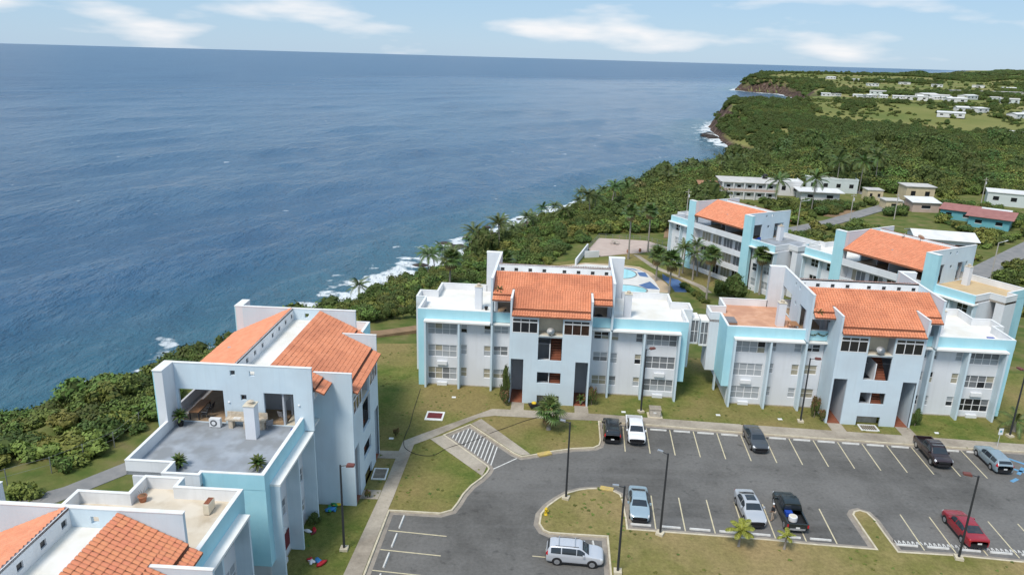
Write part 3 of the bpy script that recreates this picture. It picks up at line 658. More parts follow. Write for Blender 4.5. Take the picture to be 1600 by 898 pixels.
        put('chimney_cap', cached(('chc', s), lambda: MB().box(*X(8.70, 9.67), 3.85, 4.8, 12.1, 12.16).mesh('chimney_cap', 'cream')), ch)
        put('chimney_cowl', cached(('chw', s), lambda: MB().lathe([(.22, 12.16), (.26, 12.24), (.18, 12.34), (.28, 12.40), (.05, 12.52)], s*9.18, 4.3, 10).mesh('chimney_cowl', 'stone')), ch)
        # front loggia between gable and tower
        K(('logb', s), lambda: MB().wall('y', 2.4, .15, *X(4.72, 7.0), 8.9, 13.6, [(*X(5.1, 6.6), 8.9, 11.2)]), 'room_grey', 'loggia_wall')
        K(('logl', s), lambda: MB().box(*X(4.72, 6.99), -.2, .05, 11.75, 12.35), 'stucco', 'lintel')
        K(('logf', s), lambda: MB().box(*X(4.72, 7.0), .8, 2.4, 8.9, 9.21), 'cream', 'loggia_floor')
    for s, zA, zB in links:
        X = lambda a, b: (min(s*a, s*b), max(s*a, s*b))
        lk = K(('lk', s, 'r'), lambda: MB().box(*X(17.26, 18.24), 5.5, 7.8, 8.75, 8.95), 'canopy_white', 'bay_window')
        put('bay_floor', cached(('lkfl', s), lambda: MB().box(*X(17.26, 18.24), 5.5, 7.8, 5.6, 5.75).mesh('bay_floor', 'canopy_white')), lk)
        put('frame', cached(('lkf', s), lambda: frame_mesh(.98, 3.0, 2, True, .08, .06).mesh('frame', 'frame_white')), lk, (min(s*17.26, s*18.24), 5.5, 5.75))
        put('pane', cached(('lkp', s), lambda: MB().box(*X(17.3, 18.2), 5.62, 5.64, 5.8, 8.7).mesh('pane', 'blind_grey')), lk)
        put('side_panel', cached(('lks', s), lambda: MB().box(*X(18.14, 18.24), 5.6, 7.8, 5.75, 8.75).mesh('side_panel', 'fin_blue')), lk)
    # --- tower
    tops = [(-4.5, -3.02, -.6, 5.7), (3.02, 4.5, -.6, 5.7), (-1.38, 1.38, 5.7, 8.55), (-1.38, 1.38, 2.8, 4.2), (-1.3, 1.3, .12, 1.25), (-1.38, 1.38, 8.75, 11.1), (-4.42, -1.5, 9.0, 10.72), (1.5, 4.42, 9.0, 10.72)]
    K('tfw', lambda: MB().wall('y', -2.7, .2, -4.6, 4.6, -.6, 11.1, tops), 'stucco_blue', 'tower_wall')
    for s in (-1, 1):
        X = lambda a, b: (min(s*a, s*b), max(s*a, s*b))
        K(('tsw', s), lambda: MB().box(*X(4.5, 4.7), -2.699, 1.09, -.6, 11.1).prism([(-2.72, 11.1), (.62, 11.1), (.62, 13.08), (-2.72, 13.08)], *X(4.5, 4.7), 'x'), 'stucco_blue', 'tower_side')
        K(('tsc', s), lambda: MB().box(*X(4.48, 4.72), -2.74, .64, 13.081, 13.12), 'coping', 'coping')
        if front: window(root, *X(1.5, 4.42), -2.72, 9.0, 10.30, 3, ['glass_brown', 'glass_dark', 'glass_dark'], sash=False); window(root, *X(1.5, 4.42), -2.72, 10.34, 10.72, 3, ['glass_dark'], sash=False)
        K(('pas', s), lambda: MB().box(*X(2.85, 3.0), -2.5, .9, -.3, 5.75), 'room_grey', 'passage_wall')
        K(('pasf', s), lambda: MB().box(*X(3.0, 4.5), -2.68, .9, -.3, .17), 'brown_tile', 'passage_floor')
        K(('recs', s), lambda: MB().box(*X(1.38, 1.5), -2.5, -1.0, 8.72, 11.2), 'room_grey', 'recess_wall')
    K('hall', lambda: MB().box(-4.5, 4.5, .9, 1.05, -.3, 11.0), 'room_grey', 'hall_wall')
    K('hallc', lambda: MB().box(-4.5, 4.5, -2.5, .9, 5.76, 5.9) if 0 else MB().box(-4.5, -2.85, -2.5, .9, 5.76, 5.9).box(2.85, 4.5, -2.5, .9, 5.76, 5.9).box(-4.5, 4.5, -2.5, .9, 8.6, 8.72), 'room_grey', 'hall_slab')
    K('recf', lambda: MB().box(-1.38, 1.38, -2.78, -1.0, 8.721, 8.745).box(-1.5, 1.5, -1.0, -.9, 8.73, 11.2), 'cream', 'recess_floor')
    K('base', lambda: MB().box(-1.3, 1.3, -1.9, -1.8, .0, 1.3), 'foundation', 'basement_wall')
    for zb_ in (2.55, 5.45):
        K(('land', zb_), lambda: MB().box(-2.85, 2.85, -.3, .9, zb_+1.3, zb_+1.45).box(-2.85, 0, -2.5, -1.5, zb_-.1, zb_), 'room_grey', 'landing')
        fl_ = K(('str', zb_), lambda: MB().box(-.06, .04, -2.3, .3, zb_, zb_+2.1), 'stucco_white', 'stair_wall')
        for k in range(9): put('step', cached(('st', 0), lambda: MB().box(0, 1.25, 0, .3, 0, .2).mesh('step', 'brown_tile')), fl_, (.08, -2.2+k*.24, zb_+.02+k*.24))
    # --- roofs
    def rb(y0, y1): return [(y0, rz_front(y0)-.12), (y1, rz_front(y1)-.12), (y1, rz_front(y1)+.02), (y0, rz_front(y0)+.02)]
    K('rbed', lambda: MB().prism(rb(.64, RY), -6.985, 6.985, 'x'), 'roof_bed', 'roof_deck')
    K('rbed2', lambda: MB().prism(rb(-2.25, .64), -4.49, 4.49, 'x'), 'roof_bed', 'roof_deck')
    for s in (-1, 1): K(('rbed3', s), lambda: MB().prism(rb(-.25, .64), min(s*4.71, s*6.985), max(s*4.71, s*6.985), 'x'), 'roof_bed', 'roof_deck')
    def eb():
        b = MB()
        for x0, x1, y0, y1 in EAVES: b.prism([(y0, rz_front(y0)-.22), (y1+.16, rz_front(y1+.16)-.22), (y1+.16, rz_front(y1+.16)-.11), (y0, rz_front(y0)-.11)], x0, x1, 'x')
        return b
    K('ebed', eb, 'roof_bed', 'eave')
    rf = K('rf_flat', lambda: MB().box(-6.99, 6.99, RY+.02, 6.19, 13.2, 13.4), 'terrace_white', 'flat_roof')
    K('rf_face', lambda: MB().box(-6.99, 6.99, RY+.002, RY+.1, 13.4, RZ-.02), 'stucco_white', 'ridge_wall')
    cw = [(x-.23, x+.23, 13.72, 14.15) for x in (-6.45, -4.75, -3.0, -1.25, 1.25, 3.0, 4.75, 6.45)]
    cl = K('clere', lambda: MB().wall('y', 6.2, .18, -6.99, 6.99, 13.2, 14.62, cw), 'stucco_white', 'clerestory_wall')
    for c in cw: put('clerestory_window', cached('clw', lambda: MB().box(0, .45, 0, .03, 0, .42).mesh('clerestory_window', 'glass_dark')), cl, (c[0]+.005, 6.30, c[2]+.005))
    K('rrbed', lambda: MB().prism([(6.2, 14.62), (12.4, 14.62-SL*6.2), (12.4, 14.62-SL*6.2-.14), (6.2, 14.46)], -6.985, 6.985, 'x'), 'roof_bed', 'roof_deck')
    o_ = K('rtiles', lambda: tiles_joined(REAR_TILES, True), 'tile_rear', 'roof_tiles'); o_['kind'] = 'stuff'
    if tiles == 'stuff':
        o_ = K('ftiles', lambda: tiles_joined(front_tiles()), 'tile', 'roof_tiles'); o_['kind'] = 'stuff'
    else:
        lst = front_tiles(); a = R(deg); eye = Vector((0, 0, CAMH))
        Wp = lambda p: Vector((o[0]+p[0]*math.cos(a)-p[1]*math.sin(a), o[1]+p[0]*math.sin(a)+p[1]*math.cos(a), z0+p[2]))
        inv = cam.matrix_world.inverted()
        def seen(p):
            c = inv @ Wp(p); return c.z < 0 and abs(c.x/-c.z) < .70 and abs(c.y/-c.z) < .395
        vis = sorted([p for p in lst if seen(p)], key=lambda p: (Wp(p)-eye).length)[:300]; vs = set(vis)
        tme = TB.mesh('tile', 'tile')
        for p in vis:
            t_ = put('tile', tme, root, (p[0], p[1], p[2]+random.uniform(-.012, .012))); t_.rotation_euler = (TP, 0, random.uniform(-.03, .03))
        b = tiles_joined([p for p in lst if p not in vs]); x_ = b.build('roof_tiles', 'tile', root); x_['kind'] = 'stuff'
    # --- upper floor room and rear balconies
    K('rfl', lambda: MB().box(-7.0, 7.0, 2.56, 11.3, 8.95, 9.2), 'room_floor', 'room_floor')
    for px, py in ((0, 10.0), (-4.2, 7.0), (4.2, 7.0)): K(('prt', px), lambda: MB().box(px-.08, px+.08, 2.56, py, 9.2, 13.1), 'room_grey', 'partition')
    for z in (0, 3.05, 6.1, 9.2):
        if z: K(('bs', z), lambda: MB().box(-6.99, 6.99, 9.9, 12.15, z-.18, z-.005), 'stucco_white', 'balcony_slab')
        K(('bp', z), lambda: MB().box(-6.98, 6.98, 11.95, 12.14, z-.004, z+.92), 'stucco', 'balcony_parapet')
        if z < 9:
            K(('bw', z), lambda: MB().box(-6.99, 6.99, 10.2, 10.4, z-.3 if z == 0 else z, z+2.86), 'stucco', 'balcony_wall')
            if rear:
                for k in range(4): window(root, -6.2+k*3.2, -3.6+k*3.2, 10.5, z+.1, z+2.3, 3, ['glass_dark', 'glass_dark', 'blind_warm', 'blind_grey'], True, False)
    return root
B1u = Vector((math.cos(R(87.5)), math.sin(R(87.5)))); B1v = Vector((-B1u.y, B1u.x))
O1 = Vector((-16.0, 62.35)); O0 = O1-B1u*35.3+B1v*.3
b2 = block((4.77, 81.75), 'pale blue apartment block in the middle with white roof terraces, facing the car park', 'terrace_white', 'terrace_white', .1, 2.5, deg=-4.04, rear=False, links=((1, 0, 0),))
b3 = block((41.23, 78.68), 'pale blue apartment block at the right with a terracotta roof terrace, facing the car park', 'terrace_terracotta', 'terrace_white', 2.5, .6, deg=-3.9, rear=False, links=((-1, 0, 0),))
b1 = block(O1, 'pale blue apartment block at the left with a grey roof terrace and an outdoor kitchen', 'terrace_grey', 'terrace_terracotta', 2.3, .1, ext_l=(16.1, 16.5, 15.05), deg=87.5, rear=False)
b0 = block(O0, 'pale blue apartment block in the bottom left corner with a stained roof terrace', 'terrace_stain', 'terrace_stain', 2.3, 2.3, ext_r=(16.3, 17.35, 15.25), z0=.7, deg=87.5, rear=False, tiles='parts')
b5 = block((68.92, 118.61), 'pale blue apartment block behind the right one, with an ochre roof terrace', 'terrace_ochre', 'terrace_white', .1, .1, z0=-1.45, deg=118.6, front=False)
b4 = block((52.35, 153.2), 'pale blue apartment block farthest back, beside the pool garden palms', 'terrace_grey', 'terrace_grey', .1, .1, z0=-3.44, deg=118.3, front=False)

# ------------------------------------------------------------------ street furniture
def lamp(x, y, ang, label, z=.12, style='box'):
    r_ = empty('street_lamp', (x, y, z), ang); tag(r_, label, 'street lamp', 'car park lamps')
    put('base', cached('lb', lambda: MB().prism([(-.32, -.32), (.32, -.32), (.32, .32), (-.32, .32)], -.1, .22).mesh('base', 'curb_paint')), r_)
    put('pole', cached('lp', lambda: MB().tube((0, 0, .22), (0, 0, 7.9), .105, .075, 8).mesh('pole', 'pole_dark')), r_)
    put('arm', cached('la', lambda: MB().tube((0, 0, 7.8), (.62, 0, 7.9), .035, .035, 6).mesh('arm', 'pole_dark')), r_)
    if style == 'box':
        h = put('lamp_head', cached('lh', lambda: MB().prism([(.5, 7.80), (1.15, 7.86), (1.12, 8.0), (.58, 8.02), (.5, 7.95)], -.19, .19, 'y').mesh('lamp_head', 'lamp_brown')), r_)
        put('lens', cached('ll', lambda: MB().box(.6, 1.05, -.14, .14, 7.78, 7.80).mesh('lens', 'lamp_clear')), h)
    else:
        h = put('lamp_head', cached('lh2', lambda: MB().prism([(.42, 7.84), (.95, 7.90), (.92, 7.99), (.45, 7.98)], -.10, .10, 'y').mesh('lamp_head', 'rim')), r_)
    return r_
lamp(-13.23, 51.38, 0, 'dark lamp post on the lawn beside the left block')
lamp(5.58, 59.67, R(160), 'dark lamp post standing on the teardrop island near the hydrant', style='small')
lamp(13.44, 54.64, R(150), 'dark lamp post beside the second stall of the lower row', style='small')
lamp(9.1, 49.5, R(175), 'dark lamp post at the lower edge beside the silver estate car', style='small')
lamp(15.43, 77.73, R(20), 'dark lamp post behind the white pickup at the middle block')
lamp(33.58, 76.42, R(-8), 'dark lamp post in front of the left half of the right block')
lamp(38.11, 52.47, R(165), 'dark lamp post with a reddish head in front of the red car')
lamp(56.3, 74.3, R(100), 'dark lamp post at the far right beyond the accessible stall')
hy = empty('fire_hydrant', (3.62, 57.0, .12)); tag(hy, 'yellow fire hydrant on the tip of the teardrop island', 'hydrant')
MB().lathe([(.17, 0), (.17, .06), (.12, .08), (.12, .55), (.15, .56), (.15, .62), (.12, .68), (.05, .76), (.03, .82)], 0, 0, 12).build('barrel', 'yellow', hy, smooth=True)
for a in (0, 2.1, 4.2): MB().tube((.08*math.cos(a), .08*math.sin(a), .42), (.21*math.cos(a), .21*math.sin(a), .42), .06, .06, 8).build('outlet', 'yellow', hy)
ub = empty('transformer_box', (16.9, 76.95, .12), R(-4)); tag(ub, 'weathered concrete utility box on the lawn beside the white pickup', 'utility box')
MB().box(-.85, .85, -.7, .7, -.05, .06).build('plinth', 'curb_paint', ub); MB().box(-.62, .62, -.5, .5, .06, .95).build('cabinet', 'foundation', ub)
MB().box(-.68, .68, -.55, .55, .95, 1.03).build('lid', 'concrete', ub); MB().box(-.22, .12, -.512, -.5, .5, .68).build('notice', 'plate', ub)
vl = empty('utility_vault', (-8.35, 75.3, .12), R(-3)); tag(vl, 'maroon vault lid in a white concrete surround on the lawn', 'utility vault')
MB().prism([(-1.02, -1.05), (1.02, -1.05), (1.02, 1.05), (-1.02, 1.05)], -.02, .05).build('surround', 'coping', vl); MB().box(-.82, .82, -.62, .66, .05, .075).build('lid', 'maroon', vl)
def grate(x, y, rz, lab):
    r_ = empty('drain_grate', (x, y, .12), rz); tag(r_, lab, 'drain grate', 'grates at the block basements')
    fr = MB(); fr.box(-1, 1, -.7, -.58, 0, .1).box(-1, 1, .58, .7, 0, .1).box(-1, -.88, -.58, .58, 0, .1).box(.88, 1, -.58, .58, 0, .1); fr.build('surround', 'coping', r_)
    MB().box(-.88, .88, -.58, .58, .005, .012).build('pit_shade', 'black', r_)  # flat black sheet, painted in as the shade below the bars
    for k in range(8): put('bar', cached('gb', lambda: MB().box(-.05, .05, -.58, .58, .03, .07).mesh('bar', 'concrete')), r_, (-.78+k*.223, 0, 0))
grate(-12.35, 62.9, R(90), 'slatted drain grate in the lawn before the left block')
grate(40.9, 75.35, R(-4), 'slatted drain grate at the foot of the right block')
sg = empty('accessible_sign', (53.3, 71.75, .12)); tag(sg, 'white and green parking sign on a thin post by the accessible stall', 'sign')
MB().tube((0, 0, 0), (0, 0, 2.15), .025, n=6).build('post', 'rail_white', sg)
pn = MB().box(-.24, .24, -.045, -.025, 1.55, 2.3).build('panel', 'paint_pwhite', sg); MB().lathe([(.13, -.052), (.13, -.047)], 0, 1.95, 16, 'y').build('symbol', 'house_teal', pn)
for k, (x, y, lab) in enumerate(((-6.6, 80.2, 'left of the vault'), (-12.4, 69.9, 'on the grass beside the left block'), (13.4, 77.6, 'beside the lamp behind the white pickup'), (31.4, 76.9, 'near the lamp of the right block'), (48.3, 74.6, 'behind the maroon pickup'), (24.4, 77.5, 'on the grass before the right block'))):
    tag(MB().box(-.24, .24, -.17, .17, 0, .05).build('valve_cover', 'coping', None, (x, y, .12)), 'small pale valve cover set in the lawn '+lab, 'valve cover', 'valve covers in the lawns')

# ------------------------------------------------------------------ cars
def crom(P, t):
    n_ = len(P)-1; i = min(int(t), n_-1); f = t-i; a, b, c, d = P[max(i-1, 0)], P[i], P[i+1], P[min(i+2, n_)]
    return .5*((2*b)+(c-a)*f+(2*a-5*b+4*c-d)*f*f+(3*b-a-3*c+d)*f**3)
def body_fn(st):
    """st rows: x, zbot, zbelt, ztop, halfwidth, halfwidth_top"""
    ring = []
    for x, zb, zs, zt, w_, wt in st:
        ring.append([np.array(v, float) for v in ((x, 0, zb), (x, w_*.80, zb), (x, w_*.97, zb+.14), (x, w_, (zb+zs)*.5+.05), (x, w_*.975, zs), (x, wt+(w_*.95-wt)*.12, zs+(zt-zs)*.90 if zt-zs > .15 else zt-.02), (x, wt*.72, zt), (x, 0, zt+.015))])
    def S(u, v):
        rows = [crom(r_, v) for r_ in ring]; return crom(rows, u)
    return S
def surf(S, u0, u1, v0, v1, nu, nv, off=0.0, side=1):
    b = MB(); P = {}
    for i in range(nu+1):
        for j in range(nv+1):
            u = u0+(u1-u0)*i/nu; v = v0+(v1-v0)*j/nv; p = S(u, v)
            if off:
                du = S(min(u+.02, u1+.02), v)-S(max(u-.02, 0), v); dv = S(u, v+.02)-S(u, max(v-.02, 0)); nn = np.cross(du, dv); L_ = np.linalg.norm(nn)
                if L_ > 1e-9:
                    nn = nn/L_; c = p-np.array([p[0], 0, .7]); nn = nn if np.dot(nn, c) > 0 else -nn; p = p+nn*off
            b.v.append((p[0], side*p[1], p[2])); P[i, j] = len(b.v)-1
    for i in range(nu):
        for j in range(nv): b.f.append((P[i, j], P[i+1, j], P[i+1, j+1], P[i, j+1]))
    return b
def join(*bs):
    o_ = MB()
    for b in bs:
        i = len(o_.v); o_.v += b.v; o_.f += [tuple(k+i for k in f) for f in b.f]
    return o_
def wheel_meshes(r_, w_=.21):
    t = MB().lathe([(r_*.62, -w_/2), (r_*.93, -w_/2), (r_, -w_*.3), (r_, w_*.3), (r_*.93, w_/2), (r_*.62, w_/2)], 0, 0, 22, 'y').mesh('tyre', 'tyre', True)
    b = MB(); b.lathe([(r_*.64, -.02), (r_*.64, .03), (r_*.56, .035)], 0, 0, 20, 'y')
    for k in range(5):
        a = k*1.2566; c, s_ = math.cos(a), math.sin(a); pts = [(-.05, r_*.1), (.05, r_*.1), (.035, r_*.6), (-.035, r_*.6)]
        b.face([(x*c-z*s_, .045, x*s_+z*c) for x, z in pts])
    rim = b.mesh('rim', 'rim'); return t, rim
# stations along x (rear -> front); type-specific
SEDAN = [(-2.36, .42, .80, .86, .70, .62), (-2.28, .26, .92, 1.02, .84, .74), (-1.75, .22, .97, 1.09, .90, .74), (-1.30, .20, .97, 1.22, .90, .66), (-.72, .19, .96, 1.42, .90, .60), (.10, .19, .94, 1.45, .90, .62), (.42, .19, .93, 1.40, .90, .63), (1.15, .20, .92, 1.02, .90, .76), (1.75, .22, .86, .93, .89, .76), (2.15, .25, .76, .84, .83, .70), (2.34, .38, .64, .72, .66, .56)]
SUV = [(-2.28, .46, .95, 1.12, .76, .66), (-2.22, .30, 1.04, 1.20, .88, .74), (-1.98, .26, 1.06, 1.58, .92, .64), (-1.55, .24, 1.06, 1.66, .93, .66), (-.75, .24, 1.05, 1.69, .93, .67), (.10, .24, 1.03, 1.67, .93, .67), (.50, .24, 1.02, 1.58, .93, .67), (1.18, .25, 1.00, 1.12, .93, .80), (1.75, .27, .96, 1.03, .92, .80), (2.12, .30, .84, .93, .86, .74), (2.28, .44, .72, .80, .72, .62)]
WAGON = [(-2.36, .42, .88, 1.00, .74, .66), (-2.30, .27, .98, 1.12, .86, .72), (-1.95, .22, 1.00, 1.42, .90, .62), (-1.50, .20, .99, 1.49, .90, .63), (-.70, .20, .97, 1.51, .90, .63), (.05, .20, .95, 1.49, .90, .63), (.42, .20, .94, 1.42, .90, .64), (1.12, .20, .93, 1.04, .90, .76), (1.72, .22, .88, .95, .89, .76), (2.14, .25, .77, .85, .83, .70), (2.34, .38, .64, .72, .68, .58)]
PICK = [(-.62, .40, 1.08, 1.12, .92, .80), (-.60, .36, 1.09, 1.70, .93, .68), (-.50, .36, 1.09, 1.78, .93, .70), (-.05, .36, 1.08, 1.82, .93, .70), (.55, .36, 1.07, 1.80, .93, .70), (.95, .36, 1.06, 1.70, .93, .70), (1.58, .37, 1.05, 1.17, .93, .80), (2.05, .38, 1.02, 1.11, .93, .82), (2.50, .40, .94, 1.04, .91, .80), (2.66, .50, .84, .92, .80, .70)]
CARG = {}
def car(kind, x, y, ang, paint, label, rails=False, sun=False, sc=(1, 1, 1), name='parked_car'):
    st = dict(sedan=SEDAN, suv=SUV, wagon=WAGON, pick=PICK)[kind]; S = body_fn(st); n_ = len(st)-1
    r_ = empty(name, (x, y, .004), ang); tag(r_, label, 'pickup truck' if kind == 'pick' else 'car', 'cars in the car park'); r_.scale = sc
    def G(key, fn, nm, mt, parent=r_, sm=True, slotm=None):
        me_ = cached(('car', kind, key), lambda: fn().mesh(nm, mt, sm)); return put(nm, me_, parent, mt=slotm)
    body = G('body', lambda: join(surf(S, 0, n_, 0, 7, 60, 34), surf(S, 0, n_, 0, 7, 60, 34, 0, -1)), 'body', paint, slotm=paint)
    if kind == 'pick': cw, r0, rw, tl = (5.35, 5.95), 1, None, None
    ui = {'sedan': dict(ws=(6.18, 6.9), rw=(2.3, 3.75), sd=(3.15, 6.45)), 'suv': dict(ws=(6.15, 6.9), rw=(1.2, 1.85), sd=(2.2, 6.5)), 'wagon': dict(ws=(6.15, 6.9), rw=(1.2, 1.85), sd=(2.25, 6.5)), 'pick': dict(ws=(5.12, 5.9), rw=(.35, .85), sd=(1.2, 5.4))}[kind]
    G('ws', lambda: join(surf(S, *ui['ws'], 5.45, 7, 8, 6, .012), surf(S, *ui['ws'], 5.45, 7, 8, 6, .012, -1)), 'windshield', 'car_glass')
    G('rw', lambda: join(surf(S, *ui['rw'], 5.45, 7, 8, 6, .012), surf(S, *ui['rw'], 5.45, 7, 8, 6, .012, -1)), 'rear_window', 'car_glass')
    a, b = ui['sd']; k = 3 if kind in ('suv', 'wagon') else 2
    for sgn in (1, -1):
        for i in range(k):
            ua_, ub_ = a+(b-a)*i/k+.05, a+(b-a)*(i+1)/k-.05
            G(('sd', sgn, i), lambda: surf(S, ua_, ub_, 4.14, 4.92, 7, 4, .010, sgn), 'side_window', 'car_glass')
    wr = .39 if kind == 'pick' else (.35 if kind == 'suv' else .325)
    wx = (-1.78, 1.72) if kind == 'pick' else (-1.38, 1.40); hw = (.93 if kind in ('suv', 'pick') else .90)
    tm, rm = cached(('wheel', wr), lambda: wheel_meshes(wr))
    for xx in wx:
        for sgn in (1, -1):
            G(('arch', xx, sgn), lambda: MB().lathe([(wr*1.17, -.012), (wr*1.17, .012)], xx, wr+.03, 24, 'y'), 'wheel_arch', 'car_trim', sm=False).location = (0, sgn*(hw-.005), 0)
            wo = put('wheel', tm, r_, (xx, sgn*(hw-.09), wr), 0 if sgn > 0 else math.pi); put('rim', rm, wo, (0, .085, 0))
    fx = st[-1][0]; zf = st[-2][2]
    for sgn in (1, -1):
        G(('hl', sgn), lambda: surf(S, n_-1.35, n_-.55, 3.55, 5.0, 5, 4, .012, sgn), 'headlight', 'lamp_clear')
        if kind != 'pick': G(('tl', sgn), lambda: surf(S, .35, 1.25 if kind == 'sedan' else 1.5, 3.7, 4.9, 4, 4, .012, sgn), 'taillight', 'lamp_red')
        mx_ = {'sedan': .62, 'suv': .68, 'wagon': .62, 'pick': 1.12}[kind]; mz = st[5][2]+.08
        G(('mir', sgn), lambda: MB().box(mx_-.06, mx_+.10, sgn*.93-.02 if sgn > 0 else -1.08, 1.08 if sgn > 0 else -.91, mz-.06, mz+.10), 'mirror', paint, sm=False, slotm=paint)
        G(('sill', sgn), lambda: MB().box(wx[0]+wr*1.2, wx[1]-wr*1.2, sgn*hw*.93-.03, sgn*hw*.93+.03, st[4][1]-.03, st[4][1]+.13), 'sill', 'car_trim', sm=False)
    G('gr', lambda: surf(S, n_-.75, n_-.25, 5.6, 7, 3, 4, .012) if 0 else MB().box(fx-.06, fx+.03, -.55, .55, zf-.22, zf-.04), 'grille', 'car_trim', sm=False)
    G('fb', lambda: MB().prism([(fx-.30, -.80), (fx-.02, -.62), (fx+.07, -.3), (fx+.07, .3), (fx-.02, .62), (fx-.30, .80)], .26 if kind != 'pick' else .40, .46 if kind != 'pick' else .62), 'front_bumper', 'car_trim', sm=False)
    rx = -2.62 if kind == 'pick' else st[0][0]
    G('rb', lambda: MB().prism([(rx+.26, -.82), (rx+.0, -.66), (rx-.05, -.3), (rx-.05, .3), (rx+.0, .66), (rx+.26, .82)], .30 if kind != 'pick' else .45, .50 if kind != 'pick' else .62), 'rear_bumper', 'car_trim' if kind != 'pick' else 'rim', sm=False)
    G('pl', lambda: MB().box(rx-.065 if kind != 'pick' else rx-.03, rx-.05 if kind != 'pick' else rx-.005, -.17, .17, .62, .76), 'licence_plate', 'plate', sm=False)
    if kind == 'pick':
        bd = G('bed', lambda: MB().box(-2.55, -.60, -.80, .80, .62, .70), 'bed', 'car_trim', sm=False)
        for sgn in (1, -1): G(('bs', sgn), lambda: MB().prism([(.93, .42), (.95, .75), (.92, 1.08), (.80, 1.09), (.78, .62), (.80, .42)] if sgn > 0 else [(-.93, .42), (-.95, .75), (-.92, 1.08), (-.80, 1.09), (-.78, .62), (-.80, .42)], -2.60, -.615, 'x'), 'bed_side', paint, sm=False, slotm=paint)
        G('tg', lambda: MB().box(-2.62, -2.54, -.79, .79, .60, 1.07), 'tailgate', paint, sm=False, slotm=paint)
        for sgn in (1, -1): G(('tl', sgn), lambda: MB().box(-2.635, -2.60, min(sgn*.80, sgn*.94), max(sgn*.80, sgn*.94), .72, 1.0), 'taillight', 'lamp_red', sm=False)
    zr = st[4][3]
    if rails:
        for sgn in (1, -1): G(('rail', sgn), lambda: MB().tube((st[3][0], sgn*.60, st[3][3]+.04), (st[5][0]+.2, sgn*.60, st[5][3]+.05), .022, n=6), 'roof_rail', 'car_trim', sm=False)
        for xx in ((st[3][0]+.25, st[5][0]-.1)): G(('bar', xx), lambda: MB().box(xx-.03, xx+.03, -.62, .62, zr+.05, zr+.08), 'roof_bar', 'rim', sm=False)
    if sun: G('sunroof', lambda: join(surf(S, 4.05, 5.35, 6.05, 7, 6, 4, .008), surf(S, 4.05, 5.35, 6.05, 7, 6, 4, .008, -1)), 'sunroof', 'car_glass')
    return r_
UP, DN = R(85.5), R(-94.5)   # nose away from / towards the camera
car('suv', 11.35, 72.35, UP, 'paint_black', 'black hatchback-backed car parked nose-in at the left end of the upper row', sun=True)
car('pick', 13.95, 72.45, DN, 'paint_pwhite', 'white pickup truck with a dark bed cover in the upper row', name='pickup_truck')
car('sedan', 26.8, 71.3, R(-92), 'paint_dark', 'dark grey saloon parked alone, nose out, in the upper row')
car('pick', 45.0, 69.5, R(-95), 'paint_maroonblack', 'black and maroon pickup with roof bars in the upper row', rails=True, name='pickup_truck')
car('wagon', 50.75, 68.55, R(86), 'paint_wagon', 'blue grey estate car parked nose-in beside the accessible stall')
car('sedan', 12.15, 58.45, R(-96), 'paint_ltblue', 'light blue older saloon at the left end of the lower row')
car('sedan', 22.25, 58.2, R(-91), 'paint_silver', 'silver crossover coupe with a dark glass roof in the lower row', sun=True, sc=(1.02, 1.02, 1.1))
bpick = car('pick', 25.75, 57.9, R(86), 'paint_blackgreen', 'black pickup with a blue and white load in its open bed', name='pickup_truck')
car('sedan', 40.65, 56.2, R(87), 'paint_red', 'red saloon parked nose-out behind the right lamp post', sc=(1.04, 1.04, 1.04))
car('suv', 5.75, 51.05, R(-5.5), 'paint_silver2', 'silver estate car with roof bars below the teardrop island', rails=True, sc=(1.02, .96, .97))
ld = empty('cargo_drum', (25.45, 56.3, .75)); tag(ld, 'blue and white drum with a pale top in the black pickup bed', 'drum')
MB().lathe([(.36, 0), (.38, .05), (.38, .42), (.36, .46)], 0, 0, 16).build('drum', 'white_toy', ld); MB().lathe([(.30, .461), (.29, .48)], 0, 0, 16).build('lid', 'cream', ld)
tag(MB().prism([(-.3, -.22), (.28, -.25), (.33, .2), (.05, .3), (-.33, .22)], 0, .42).build('cargo_bag', 'blue', None, (25.35, 57.1, .72)), 'blue bag behind the drum in the black pickup bed', 'bag')

# ------------------------------------------------------------------ person
def skin_fig(name, verts, edges, rad, mt, parent=None, loc=None, sub=2):
    me_ = bpy.data.meshes.new(name); me_.from_pydata(verts, edges, []); me_.materials.append(MATS[mt])
    o_ = put(name, me_, parent, loc)
    md = o_.modifiers.new('skin', 'SKIN'); 
    if not me_.skin_vertices: 
        bm = bmesh.new(); bm.from_mesh(me_); bm.verts.layers.skin.verify(); bm.to_mesh(me_); bm.free()
    for i, v in enumerate(me_.skin_vertices[0].data): v.radius = (rad[i], rad[i]) if not isinstance(rad[i], tuple) else rad[i]; v.use_root = (i == 0)
    md.use_smooth_shade = True; s_ = o_.modifiers.new('sub', 'SUBSURF'); s_.levels = sub; s_.render_levels = sub
    return o_
pr = empty('person', (24.05, 57.25, .003), R(35)); tag(pr, 'person in a dark top and pale trousers standing at the black pickup', 'person')
PV = [(0, 0, .96), (0, 0, 1.15), (0, .03, 1.38), (0, .05, 1.50), (0, .07, 1.60), (0, .08, 1.70), (.19, .03, 1.40), (.25, .10, 1.12), (.20, .32, 1.08), (.19, .38, 1.08), (-.19, .03, 1.40), (-.27, .02, 1.12), (-.25, .16, .92), (-.25, .20, .87), (.10, 0, .90), (.11, .02, .50), (.12, -.02, .09), (.13, .14, .04), (-.10, 0, .90), (-.12, .0, .50), (-.13, -.04, .09), (-.14, .12, .04)]
